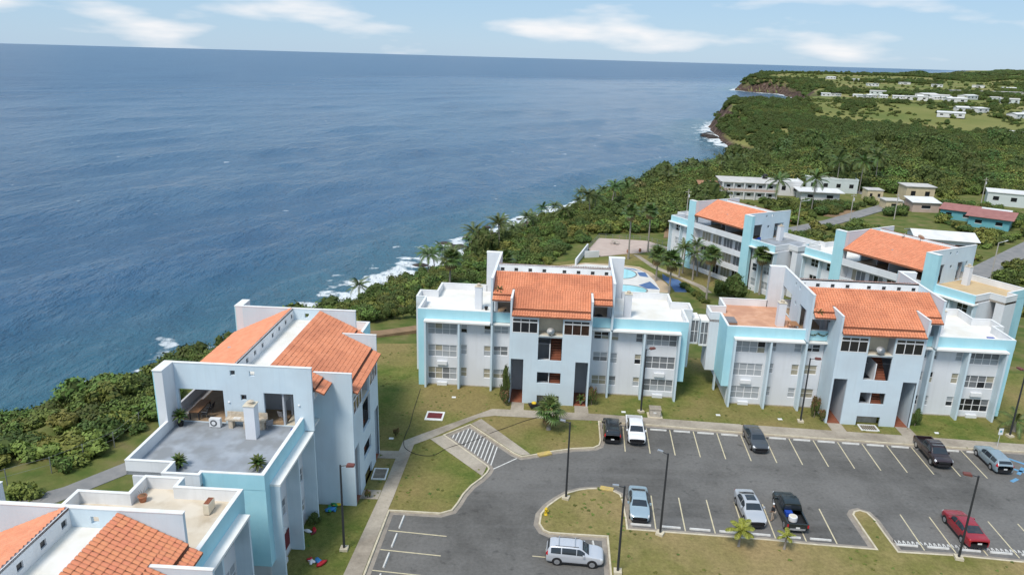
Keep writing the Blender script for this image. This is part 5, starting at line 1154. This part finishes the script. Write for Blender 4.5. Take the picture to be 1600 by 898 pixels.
for (a, b) in (((17.5, 167.7), (13.6, 153.5)), ((16.2, 160.5), (19.5, 161.6))):
    d_ = (Vector(b)-Vector(a)).normalized(); n_ = Vector((-d_.y, d_.x))*.15
    o_ = MB().prism([tuple(Vector(a)-n_), tuple(Vector(b)-n_), tuple(Vector(b)+n_), tuple(Vector(a)+n_)], PZ-.3, PZ+1.5).build('garden_wall', 'stucco_white'); tag(o_, 'white garden wall running from the plaza corner towards the lawn' if a[0] > 17 else 'short white garden wall below the plaza', 'wall')
pt = empty('picnic_table', (24.6, 173.5, PZ+.16), .4); tag(pt, 'small round table with benches on the pink plaza', 'table')
MB().lathe([(.7, .70), (.72, .74), (.7, .78)], 0, 0, 16).build('top', 'concrete', pt); MB().tube((0, 0, 0), (0, 0, .7), .12, n=8).build('leg', 'concrete', pt)
for a in (0, 1.57, 3.14, 4.71): MB().box(-.35, .35, .95, 1.25, .38, .45).build('bench', 'concrete', pt).rotation_euler.z = a
for x, y, lb in ((26.6, 165.3, 'terracotta urn at the plaza edge by the slim palm'), (29.6, 166.6, 'terracotta urn at the plaza edge on the right')):
    tag(MB().lathe([(.16, 0), (.30, .25), (.34, .5), (.22, .7), (.28, .8)], 0, 0, 12).build('urn', 'terracotta', None, (x, y, PZ+.14), True), lb, 'urn')

# ------------------------------------------------------------------ things on the roof terraces (given in a block's own frame)
FRM = {1: (O1, 87.5, 0), 0: (O0, 87.5, .7), 2: (Vector((4.77, 81.75)), -4.04, 0), 3: (Vector((41.23, 78.68)), -3.9, 0), 5: (Vector((68.92, 118.61)), 118.6, -1.45), 4: (Vector((52.35, 153.2)), 118.3, -3.44)}
def at(bk, x, y, z):
    o_, dg, z0 = FRM[bk]; a = R(dg); return (o_.x+x*math.cos(a)-y*math.sin(a), o_.y+x*math.sin(a)+y*math.cos(a), z0+z)
def on(name, bk, x, y, z, lab, cat, rz=0, grp=None): e = empty(name, at(bk, x, y, z), R(FRM[bk][1])+rz); tag(e, lab, cat, grp); return e
def ac_unit(bk, x, y, rz, lab, old=False):
    e = on('air_conditioner', bk, x, y, 9.2, lab, 'air conditioner', rz); m_ = 'cream' if old else 'ac_white'
    MB().box(-.46, .46, -.19, .19, .06, .80).build('casing', m_, e)
    if old: MB().box(-.40, .38, -.18, .17, .80, .815).build('rusty_lid', 'rust', e)['label'] = 'rusty top plate'
    for xx in (-.35, .35): MB().box(xx-.05, xx+.05, -.17, .17, 0, .06).build('foot', 'black', e)
    g = MB().lathe([(.29, -.205), (.29, -.19)], -.08, .43, 20, 'y').build('fan_grille', 'pole_grey', e)
    MB().lathe([(.17, -.215), (.17, -.206)], -.08, .43, 16, 'y').build('fan_hub', m_, g)
    return e
def pot_plant(bk, x, y, z, lab, pot='black', kind='cycad', s=1.0, h=0):
    e = on('potted_plant', bk, x, y, z, lab, 'potted plant')
    MB().lathe([(.20*s, 0), (.28*s, .38*s), (.31*s, .40*s), (.31*s, .46*s), (.27*s, .46*s)], 0, 0, 14).build('pot', pot, e, smooth=True)
    if kind == 'dead':
        for k in range(7): a = k*.9; MB().tube((0, 0, .44*s), (.25*math.cos(a), .25*math.sin(a), .44*s+.3+.06*k), .012, .006, 4).build('twig', 'bark', e)
        MB().lathe([(.25*s, .455*s), (.10*s, .56*s)], 0, 0, 10).build('soil', 'leaf_brown', e)
    else:
        MB().tube((0, 0, .4*s), (0, 0, (.55+h)*s), .07*s, .06*s, 7).build('stem', 'bark', e)
        n_ = 26 if kind == 'cycad' else 16
        for k in range(n_):
            o_ = put('frond', FR['cycad'], e); el = R(80-95*k/n_)
            o_.matrix_local = Matrix.Translation((0, 0, (.55+h)*s)) @ Matrix.Rotation(k*2.4, 4, 'Z') @ Matrix.Rotation(-el, 4, 'Y') @ Matrix.Scale(1.45*s, 4)
    return e
ac_unit(1, -7.85, 8.0, R(-90), 'white air conditioner unit on the grey terrace beside the stone counter')
pot_plant(1, -8.0, 10.9, 9.2, 'potted plant in a black pot in the back corner of the grey terrace', h=.5, s=.85)
pot_plant(1, -14.2, 8.0, 9.2, 'bushy potted cycad at the near edge of the grey terrace', s=.85)
pot_plant(1, -13.9, 2.1, 9.2, 'potted cycad in a white pot by the turquoise parapet', 'pot_white', s=.9)
ct = on('stone_counter', 1, -7.75, 5.6, 9.2, 'stone clad counter with a sink built behind the terrace chimney', 'counter')
MB().box(-.32, .32, -1.9, 1.5, .72, .86).build('worktop', 'stone', ct); MB().box(-.25, .25, .9, 1.25, 0, .72).build('pillar', 'stone', ct); MB().box(-.25, .25, -.3, 0, 0, .72).build('pillar', 'stone', ct); MB().box(-.25, .25, -1.75, -1.4, 0, .72).build('pillar', 'stone', ct)
MB().box(-.24, .12, .25, .85, .861, .90).build('sink', 'stop_white', ct); MB().box(.26, .31, -1.9, 1.5, .87, 1.3).build('backsplash', 'stone', ct)
def chair(bk, x, y, z, rz, lab, mt='chair_metal', seat='cushion_grey'):
    e = on('chair', bk, x, y, z, lab, 'chair', rz, 'terrace chairs')
    MB().box(-.24, .24, -.24, .24, .42, .46).build('seat', seat, e); MB().prism([(.22, .46), (.27, .46), (.42, 1.0), (.37, 1.0)], -.24, .24, 'x').build('backrest', seat, e)
    for sx_ in (-.22, .22):
        for sy_ in (-.22, .24): MB().tube((sx_, sy_, 0), (sx_, sy_*.9, .42), .018, n=5).build('leg', mt, e)
        MB().box(sx_-.02, sx_+.02, -.22, .26, .64, .67).build('armrest', mt, e)
chair(1, -7.75, 3.5, 9.2, 2.2, 'folding chair just outside the door of the left block terrace'); chair(1, -6.2, 2.9, 9.2, 1.2, 'folding chair inside the doorway of the left block')
MB().box(-.18, .18, -.16, .18, 0, .07).build('cushion', 'cloth_white', None, at(1, -7.75, 3.5, 9.665)); tag(bpy.data.objects['cushion'], 'white cushion on the folding chair of the left terrace', 'cushion')
dt = on('dining_table', 1, -5.7, 10.3, 9.2, 'long dark dining table inside the big opening of the left block', 'table')
MB().box(-1.2, 1.2, -.45, .45, .70, .76).build('tabletop', 'wood_warm', dt)
for a in (-1.1, 1.1):
    for b_ in (-.38, .38): MB().box(a-.04, a+.04, b_-.04, b_+.04, 0, .70).build('leg', 'pole_dark', dt)
chair(1, -6.4, 9.55, 9.2, math.pi, 'first dark chair at the dining table in the left block', seat='pole_dark'); chair(1, -5.5, 9.55, 9.2, math.pi, 'second dark chair at the dining table in the left block', seat='pole_dark')
bar = on('bar_counter', 1, -5.9, 6.9, 9.2, 'low tiled bar inside the big opening of the left block', 'counter')
MB().box(-1.0, 1.2, -.3, .3, 0, .9).build('front', 'cream', bar); MB().box(-1.05, 1.25, -.38, .38, .9, .95).build('worktop', 'room_floor', bar)
for y_, lb in ((4.3-.0, 'left'), (1.0, 'right')):
    tag(MB().lathe([(.10, 0), (.10, .05), (.05, .11)], 0, 0, 12).build('wall_light', 'ac_white', None, at(1, -7.26, 6.95 if lb == 'left' else 1.05, 11.2)), 'round white wall light on the terrace wall, %s of the two' % lb, 'wall light')
tag(MB().lathe([(.33, 0), (.36, .08), (.2, .1)], 0, 0, 14).build('pet_bed', 'blue', None, at(1, -7.75, 1.35, 9.2)), 'dark blue round bowl by the door of the grey terrace', 'bowl')
ac_unit(0, 14.9, 2.5, R(180), 'rusty old air conditioner on the stained terrace', True)
pot_plant(0, 15.6, 7.4, 9.2, 'terracotta pot with a dry plant on the stained terrace', 'terracotta', 'dead')
def dish(bk, x, y, z, r_, lab, rz=0, mt='cream'):
    e = on('satellite_dish', bk, x, y, z, lab, 'satellite dish', rz)
    b = MB(); n_ = 18; prof = [(r_*t, .22*r_*t*t) for t in (.02, .35, .7, 1)]
    b.lathe(prof, 0, 0, n_); d_ = b.build('reflector', mt, e, smooth=True); d_.matrix_local = Matrix.Translation((0, 0, r_*1.15)) @ Matrix.Rotation(R(52), 4, 'X')
    MB().tube((0, 0, 0), (0, .05, r_*1.1), .03, n=6).build('mast', 'pole_grey', e); MB().tube((0, -.05, r_*.7), (0, -r_*.85, r_*1.5), .014, n=5).build('feed_arm', 'pole_grey', e)
dish(2, 0, -2.55, 8.75, .45, 'cream satellite dish in the top recess of the middle block', mt='coping'); dish(3, 0, -2.55, 8.75, .48, 'white satellite dish in the top recess of the right block', mt='ac_white')
dish(5, -2.2, 6.6, 14.6, .55, 'brown satellite dish on the roof ridge of the block behind', mt='stone'); dish(5, .6, 6.6, 14.6, .4, 'small pale satellite dish on the roof ridge of the block behind', 2, 'ac_white')
gr = on('covered_grill', 2, 5.6, 1.4, 9.21, 'black covered grill in the right loggia of the middle block', 'grill'); MB().lathe([(.42, .15), (.52, .5), (.5, .85), (.3, 1.02), (.05, 1.08)], 0, 0, 12).build('cover', 'black', gr, smooth=True); MB().box(-.3, .3, -.2, .2, 0, .2).build('foot', 'black', gr)
bk_ = on('exercise_bike', 2, -5.9, 1.6, 9.21, 'dark exercise bike in the left loggia of the middle block', 'exercise bike'); MB().tube((-.4, 0, .1), (.35, 0, 1.05), .05, n=6).build('frame', 'pole_dark', bk_); MB().lathe([(.28, -.05), (.28, .05)], -.25, .35, 14, 'y').build('flywheel', 'pole_dark', bk_); MB().box(.1, .4, -.12, .12, .85, .92).build('saddle', 'black', bk_)
pot_plant(2, -6.3, .55, 12.3, 'green plant on the left roof edge of the middle block', 'terracotta', 'bush', .9)
for x, y, lb in ((-8.2, 4.0, 'small black pot on the left roof terrace of the middle block'),): tag(MB().lathe([(.16, 0), (.24, .4), (.2, .44)], 0, 0, 12).build('pot', 'black', None, at(2, x, y, 9.2)), lb, 'pot')
db = on('daybed', 3, -15.2, 4.0, 9.2, 'dark wood daybed with a grey cushion on the terracotta terrace', 'daybed'); MB().box(-.75, .75, -1.0, 1.0, .30, .42).build('frame', 'wood_warm', db); MB().box(-.72, .72, -.97, .97, .42, .60).build('cushion', 'cushion_grey', db)
for a in (-.68, .68):
    for b_ in (-.92, .92): MB().box(a-.06, a+.06, b_-.06, b_+.06, 0, .30).build('leg', 'wood_warm', db)
tb = on('wooden_table', 3, -7.9, 3.2, 9.2, 'wooden table by the chimney of the terracotta terrace', 'table'); MB().box(-.5, .5, -.8, .8, .72, .78).build('tabletop', 'wood_warm', tb)
for a in (-.42, .42):
    for b_ in (-.7, .7): MB().box(a-.04, a+.04, b_-.04, b_+.04, 0, .72).build('leg', 'wood_warm', tb)
tag(MB().box(-.22, .22, -.16, .16, 0, .5).build('speaker', 'black', None, at(3, -7.6, 1.5, 9.2)), 'small black box by the gable door of the terracotta terrace', 'box')
pot_plant(3, -6.4, -.1, 12.0, 'green plant hanging at the left eave of the right block', 'terracotta', 'bush', .8)
gl = on('garland', 3, -5.85, .66, 9.8, 'dark green garland draped on the loggia parapet of the right block', 'garland'); b = MB()
for k in range(110): t = k/109; leaf_quad(b, Vector((-1.1+2.2*t, -.04+random.uniform(-.04, .04), -.28*abs(math.sin(t*3.14*2.0))+random.uniform(-.07, .07))), (random.gauss(0, 1), -1, random.gauss(0, 1)), .16, random.uniform(0, 6), .5)
b.build('leaves', 'leaf_dark', gl)
bb = on('storage_box', 3, 14.2, 2.2, 9.2, 'bright blue box on the white roof terrace of the right block', 'box'); MB().box(-.35, .35, -.25, .25, 0, .5).build('bin', 'blue', bb); MB().box(-.38, .38, -.28, .28, .5, .57).build('lid', 'blue', bb)
cv = on('blue_lounger', 4, -8.3, 9.5, 9.2, 'blue covered chair on the terrace of the farthest block', 'chair'); MB().prism([(-.6, 0), (.6, 0), (.6, .5), (-.2, .55), (-.5, 1.0), (-.6, 1.0)], -.35, .35, 'y').build('cover', 'blue', cv)
wt = on('water_drum', 4, -9.7, 10.6, 9.2, 'teal drum on the terrace of the farthest block', 'drum'); MB().lathe([(.34, 0), (.36, .3), (.34, .35), (.36, .7), (.3, .8)], 0, 0, 14).build('barrel', 'house_teal', wt)
# clutter on the lawns
def toy_pile(x, y, lab, cols, sd_, spread=.7):
    rg = random.Random(sd_); e = empty('toys', (x, y, .12)); tag(e, lab, 'toys')
    for c in cols:
        a, b_ = rg.uniform(-spread, spread), rg.uniform(-spread*.6, spread*.6); s_ = rg.uniform(.14, .34)
        b = MB(); blob(b, 0, 0, s_*.45, s_*1.7, s_*.75, s_*.5, 9, 6, rg); b.build('toy', c, e, (a, b_, 0), True).rotation_euler.z = rg.uniform(0, 3)
toy_pile(-15.3, 49.8, 'red and white inflatable toy lying on the lawn beside the left block', ['red', 'red', 'white_toy', 'red', 'blue_toy', 'white_toy', 'red'], 3)
toy_pile(-15.0, 57.2, 'green, blue and yellow garden toys against the left block tower', ['green_toy', 'green_toy', 'blue_toy', 'yellow', 'green_toy', 'blue_toy'], 4, .9)
toy_pile(-16.6, 53.6, 'red and white bundle leaning at the wall between the fins of the left block', ['red', 'white_toy', 'maroon', 'white_toy'], 6, .45)
shrub('fin_shrub', -16.5, 54.7, .12, .6, 1.0, 4, 'dark round bush between the fins of the left block')
wh = empty('wheelbarrow', (2.9, 77.9, .12), .3); tag(wh, 'black and yellow wheelbarrow beside the left door of the middle block', 'wheelbarrow')
MB().prism([(-.45, .25), (.55, .25), (.75, .62), (-.6, .62)], -.32, .32, 'y').build('tray', 'black', wh); MB().lathe([(.30, .621), (.28, .78), (.1, .85)], .05, 0, 12).build('sack', 'yellow', wh, smooth=True); MB().lathe([(.19, -.05), (.19, .05)], .75, .19, 14, 'y').build('wheel', 'tyre', wh)
for s_ in (-.2, .2): MB().tube((-.2, s_, .3), (-1.0, s_*1.3, .55), .02, n=5).build('handle', 'wood_warm', wh)
bu = empty('gas_cylinder', (3.9, 77.5, .12)); tag(bu, 'round yellow container beside the wheelbarrow', 'container'); MB().lathe([(.18, 0), (.25, .1), (.25, .35), (.14, .46), (.06, .52)], 0, 0, 12).build('body', 'yellow', bu, smooth=True)
pot_plant(2, 3.95, -2.0, .18, 'potted plant in a white pot inside the right doorway of the middle block', 'pot_white', 'bush', .9)
HP = [(-10.86, 82.24, .15), (-10.92, 76.58, .15), (-10.87, 72.97, .15), (-11.03, 70.27, .18), (-10.91, 68.78, .18), (-10.5, 67.77, .18), (-9.34, 66.83, .15), (-7.67, 66.62, .15), (-6.47, 67.99, .15), (-5.3, 68.89, .18), (-4.6, 69.45, .03), (-2.4, 71.2, .03), (-1.82, 71.68, .18), (0.12, 73.27, .15), (1.8, 74.66, .15), (3.48, 75.72, .18)]
hb = MB()
for k in range((len(HP)-1)*4):
    p0, p1 = (Vector(tuple(crom([np.array(v) for v in HP], t))) for t in (k/4, (k+1)/4)); hb.tube(p0, p1, .028, n=6, caps=False)
tag(hb.build('dark_tube', 'black'), 'thin dark tube lying across the lawn, footpath and hatched bay', 'dark_tube')  # thin black tube following one dark curve over lawn, path and bay
# banner hung in a ground floor window of the left block
tag(MB().box(-14.9, -11.5, 1.0, 1.04, 1.0, 2.45).build('window_banner', 'maroon', None, at(1, 0, 0, 0)), 'dark red patterned banner hung in a window of the left block', 'banner'); bpy.data.objects['window_banner'].rotation_euler.z = R(87.5)

# ------------------------------------------------------------------ road, poles and houses beyond
struct(strip('road', ROAD, -2.4, 2.4, -4.2, -3.38, 'path_grey'), 'narrow grey village road climbing past the houses')
struct(strip('road', ROAD2, -2.6, 2.6, -4.2, -3.36, 'path_grey'), 'grey road beside the block behind at the right edge')
struct(sheet('dirt_yard', [(92, 216), (101, 228), (106, 226), (97, 213)], -3.4, 'dirt', thick=.4), 'bare dirt yard by the village road')
struct(sheet('dirt_yard', [(38, 182), (62, 186), (64, 214), (46, 216)], -3.45, 'dirt', thick=.4), 'bare dirt yard below the white villa')
def upole(x, y, h, lab, lampa=None):
    z = float(terr(x, y)); e = empty('utility_pole', (x, y, z)); tag(e, lab, 'pole', 'roadside poles')
    MB().tube((0, 0, -.2), (0, 0, h), .15, .10, 8).build('pole', 'wood_pole', e)
    if lampa is None: MB().box(-.8, .8, -.05, .05, h-.8, h-.68).build('crossarm', 'wood_pole', e); MB().tube((.25, 0, h-2.2), (.25, 0, h-1.4), .18, n=8).build('transformer', 'rail_white', e)
    else:
        a = Vector((math.cos(lampa), math.sin(lampa), .12)); MB().tube((0, 0, h-.1), a*1.8+Vector((0, 0, h)), .05, n=6).build('arm', 'rail_white', e)
        MB().tube(a*1.7+Vector((0, 0, h)), a*2.4+Vector((0, 0, h+.03)), .13, .08, 8).build('lamp_head', 'rail_white', e)
upole(46.9, 211.4-14, 10, 'pale concrete utility pole left of the farthest block'); upole(74.5, 190, 9, 'pale utility pole behind the farthest block roof', 0); upole(94.9, 205, 9, 'pale utility pole at the village road by the dirt yard'); upole(101.5, 150.5, 8.5, 'pale road lamp on a tall pole behind the ochre terrace', .3)
upole(112, 214, 8, 'pale utility pole beside the village road bend'); upole(155, 243, 9, 'pale utility pole left of the white house with the blue tank')
def house(x, y, w_, d_, h, rz, wall, roof, lab, style='flat', win=3, over=.4, z=None, door=True, cat='house', grp=None, storeys=1):
    z = float(terr(x, y))-.3 if z is None else z; e = empty('house', (x, y, z), rz); tag(e, lab, cat, grp)
    ww = w_/(win+.0); ops = []
    for s_ in range(storeys):
        for k in range(win): cx = -w_/2+ww*(k+.5); ops.append((cx-ww*.17, cx+ww*.17, .3+h/storeys*s_+h/storeys*.40, .3+h/storeys*s_+h/storeys*.72))
    MB().wall('y', -d_/2, .2, -w_/2, w_/2, 0, h+.3, ops).build('wall', wall, e)
    MB().box(-w_/2, -w_/2+.2, -d_/2+.2, d_/2, 0, h+.3).build('wall', wall, e); MB().box(w_/2-.2, w_/2, -d_/2+.2, d_/2, 0, h+.3).build('wall', wall, e); MB().box(-w_/2+.2, w_/2-.2, d_/2-.2, d_/2, 0, h+.3).build('wall', wall, e)
    for o_ in ops:
        f = MB().box(o_[0]-.06, o_[1]+.06, -d_/2-.04, -d_/2-.001, o_[2]-.12, o_[2]-.001).build('window', 'frame_white', e); MB().box(o_[0], o_[1], -d_/2+.12, -d_/2+.15, o_[2], o_[3]).build('pane', 'glass_dark', f)
    if door: MB().box(w_*.5-.001, w_*.5+.04, -.5, .5, .3, 2.4).build('door', 'wood_warm', e)
    if style == 'flat': MB().box(-w_/2-over, w_/2+over, -d_/2-over, d_/2+over, h+.301, h+.52).build('roof', roof, e)
    elif style == 'parapet':
        MB().box(-w_/2-.01, w_/2+.01, -d_/2-.01, d_/2+.01, h+.301, h+.45).build('roof', roof, e)
        MB().box(-w_/2-.05, w_/2+.05, -d_/2-.06, -d_/2+.15, h+.30, h+.85).build('parapet', wall, e); MB().box(-w_/2-.05, -w_/2+.15, -d_/2+.15, d_/2, h+.451, h+.85).build('parapet', wall, e); MB().box(w_/2-.15, w_/2+.05, -d_/2+.15, d_/2, h+.451, h+.85).build('parapet', wall, e)
    elif style == 'shed': MB().prism([(-d_/2-over, h+.31), (d_/2+over, h+1.1), (d_/2+over, h+1.2), (-d_/2-over, h+.41)], -w_/2-over, w_/2+over, 'x').build('roof', roof, e); MB().prism([(-d_/2+.2, h+.3), (d_/2, h+.3), (d_/2, h+1.02), (-d_/2+.2, h+.36)], -w_/2+.02, w_/2-.02, 'x').build('gable', wall, e)
    elif style == 'gable':
        MB().prism([(-d_/2-over, h+.25), (0, h+1.5), (0, h+1.62), (-d_/2-over, h+.37)], -w_/2-over, w_/2+over, 'x').build('roof', roof, e); MB().prism([(0, h+1.5), (d_/2+over, h+.25), (d_/2+over, h+.37), (0, h+1.62)], -w_/2-over, w_/2+over, 'x').build('roof', roof, e)
        MB().prism([(-d_/2+.2, h+.3), (d_/2-.2, h+.3), (0, h+1.42)], -w_/2+.02, w_/2-.02, 'x').build('gable', wall, e)
    return e
v1 = house(77.5, 246, 17, 11, 5.4, R(-6), 'house_white', 'house_roofgrey', 'white two-storey villa with a columned veranda and grey flat roof', 'flat', 5, .9, storeys=2)
for k in range(6): MB().box(-8.9+k*3.45, -8.5+k*3.45, -6.3, -5.95, 0, 5.7).build('column', 'house_white', v1)
MB().box(-9, 9, -6.35, -5.5, 2.75, 3.0).build('veranda_slab', 'house_white', v1); MB().box(-9, 9, -6.32, -6.2, 3.0, 3.8).build('veranda_parapet', 'house_pink', v1)
tk = empty('water_tank', (84.5, 249.5, float(terr(77.5, 246))+5.62)); tag(tk, 'black round water tank on the villa roof', 'water tank'); MB().lathe([(.8, 0), (.85, .2), (.85, 1.2), (.5, 1.55), (.25, 1.65)], 0, 0, 14).build('tank', 'black', tk, smooth=True)
house(92, 254, 12, 9, 4.4, R(-8), 'house_white', 'roof_white', 'white house with a pale flat roof behind the villa', 'parapet', 3)
house(112, 262, 17, 8, 4.4, R(-10), 'house_mint', 'roof_white', 'long white-roofed house with pale green walls farther back', 'parapet', 4)
house(100.5, 243, 12, 7, 3.2, R(-8), 'house_white', 'roof_white', 'low white carport-like house right of the villa', 'flat', 2, 1.2)
house(66, 249, 6.5, 7, 3.0, R(-5), 'house_white', 'wood_warm', 'small annexe with a brown roof left of the villa', 'shed', 2, .7)
house(135.5, 248, 9, 7, 5.0, R(-6), 'house_yellow', 'house_roofgrey', 'cream two-storey house with a shabby flat roof', 'flat', 2, .4)
house(120, 246, 5, 5, 3.6, R(-6), 'house_yellow', 'house_roofgrey', 'small cream ruin beside the village road', 'flat', 2, .2)
house(128, 229.5, 8, 6, 3.0, R(-4), 'house_pink', 'roof_white', 'small pinkish house with a white sheet roof', 'shed', 1, .5)
house(119.5, 232, 5, 5, 2.7, R(-4), 'house_yellow', 'house_roofgrey', 'low shed with a cluttered roof by the road', 'flat', 1, .3)
house(136.5, 208, 10, 9, 3.1, R(-38), 'house_teal', 'roof_red', 'teal house with a dull red roof', 'shed', 2, .9)
house(133.5, 218.5, 9, 7, 2.8, R(-38), 'house_teal', 'roof_red', 'teal wing with a dull red roof behind the teal house', 'shed', 2, .6)
house(141.5, 215, 8, 5, 3.3, R(-38), 'house_white', 'roof_white', 'small white sheet-roofed shed behind the teal house', 'flat', 1, .4)
house(168, 243, 20, 9, 4.2, R(-28), 'house_mint', 'roof_white', 'pale house with a white roof and a blue tank', 'flat', 4, .3)
tk = empty('water_tank', (170.5, 243, float(terr(168, 243))+4.4)); tag(tk, 'blue water tank on the pale house roof', 'water tank'); MB().lathe([(1.3, 0), (1.4, .3), (1.4, 1.7), (.9, 2.1), (.4, 2.2)], 0, 0, 16).build('tank', 'blue', tk, smooth=True)
house(105.2, 177.5, 13, 9, 3.6, R(-14), 'stucco', 'roof_white', 'grey shed with a pale hipped roof behind the roof ridge', 'gable', 2, .7)
rg = random.Random(12)
VIL = [(560, 'the long white sheet roof'), ]
def vil(x, y, w_, wall, roof, lab, grp='far village houses', st='flat', h=3.4): house(x, y, w_, w_*.55, h, R(rg.uniform(-40, 30)), wall, roof, lab, rg.choice(['flat', 'shed', 'gable']), rg.choice([1, 2, 3]), .5, grp=grp, door=False)
for i in range(16): vil(402+i*10.5+rg.uniform(-4, 4), 985+rg.uniform(-28, 28), rg.uniform(7, 13), 'house_white', rg.choice(['roof_white', 'roof_white', 'house_roofgrey']), 'small white house in the distant seaside row of the village')
for i, (x, y, w_) in enumerate(((505, 965, 26), (548, 990, 22), (590, 1000, 24), (500, 1060, 20), (560, 1045, 26), (600, 930, 20), (520, 905, 22), (640, 1010, 24))): vil(x, y, w_, ['house_white', 'house_mint'][i % 2], ['roof_white', 'house_roofgrey'][i % 2], 'larger pale flat-roofed house in the middle of the distant village', h=5)
for i, (x, y, w_) in enumerate(((395, 690, 22), (452, 742, 15), (470, 712, 18), (505, 735, 24), (525, 740, 16), (392, 590, 9), (478, 655, 13), (560, 760, 22), (432, 600, 12), (430, 735, 12))): vil(x, y, w_, 'house_white', 'roof_white', 'white-roofed house standing before the distant village on the green field', h=3.8)
house(402, 556, 20, 6, 3.4, R(-6), 'house_green', 'house_green', 'long dark green building on the bright field at the right', 'flat', 5, .3)
for i in range(14): vil(560+rg.uniform(0, 700), 1350+rg.uniform(0, 600), rg.uniform(14, 24), 'house_white', 'roof_white', 'tiny white house among the trees of the far hills', h=5)
house(760, 1240, 110, 18, 5, R(-6), 'house_roofgrey', 'house_roofgrey', 'very long grey farm shed on the distant field', 'flat', 5, 1)
# rocks in the surf
for i in range(26):
    yy = rg.choice([rg.uniform(225, 300), rg.uniform(540, 730)]); xx = float(Xs(yy))-rg.uniform(-3, 9); r_ = rg.uniform(.8, 2.2)*(1 if yy < 400 else 2)
    b = MB(); blob(b, 0, 0, 0, r_*1.7, r_, r_*.35, 9, 6, rg); tag(b.build('rock', 'rock', None, (xx, yy, SEA+.1)), 'dark wet rock in the surf at the foot of the %s' % ('near slope' if yy < 400 else 'distant headland'), 'rock', 'rocks in the surf')


# ------------------------------------------------------------------ tufts in the lawns
def inside(px, py, poly):
    r_ = np.zeros(px.shape, bool); n_ = len(poly)
    for i in range(n_):
        (xa, ya), (xb, yb) = poly[i], poly[(i+1) % n_]
        c = ((ya > py) != (yb > py)) & (px < (xb-xa)*(py-ya)/((yb-ya) if yb != ya else 1e-9)+xa); r_ ^= c
    return r_
X_, Y_ = jitter_points(-27, 62, 40, 96, .62)
inb = (inside(X_, Y_, lawnA) | inside(X_, Y_, K2+[(118, 26)])) & ~inside(X_, Y_, WALK)
for bk in (0, 1, 2, 3):
    o_, dg, z0 = FRM[bk]; a = R(dg); lx = (X_-o_.x)*math.cos(a)+(Y_-o_.y)*math.sin(a); ly = -(X_-o_.x)*math.sin(a)+(Y_-o_.y)*math.cos(a)
    inb &= ~((np.abs(lx) < 16.4) & (ly > -.1) & (ly < 12.4)) & ~((np.abs(lx) < 4.8) & (ly > -2.9) & (ly < .2))
inb &= (vnoise(X_, Y_, 2.4, 3)*.6+vnoise(X_, Y_, .9, 5)*.4 > .55) & (RNG.random(len(X_)) < .45)
X_, Y_ = X_[inb], Y_[inb]; r_ = RNG.uniform(.10, .26, len(X_))
scatter('grass_tufts', np.stack([X_, Y_, np.full(len(X_), .10)], 1), np.stack([r_, r_, r_*.34], 1), RNG.choice([0, 2, 2, 2], len(X_)), 'short uneven grass tufts growing in the lawns')
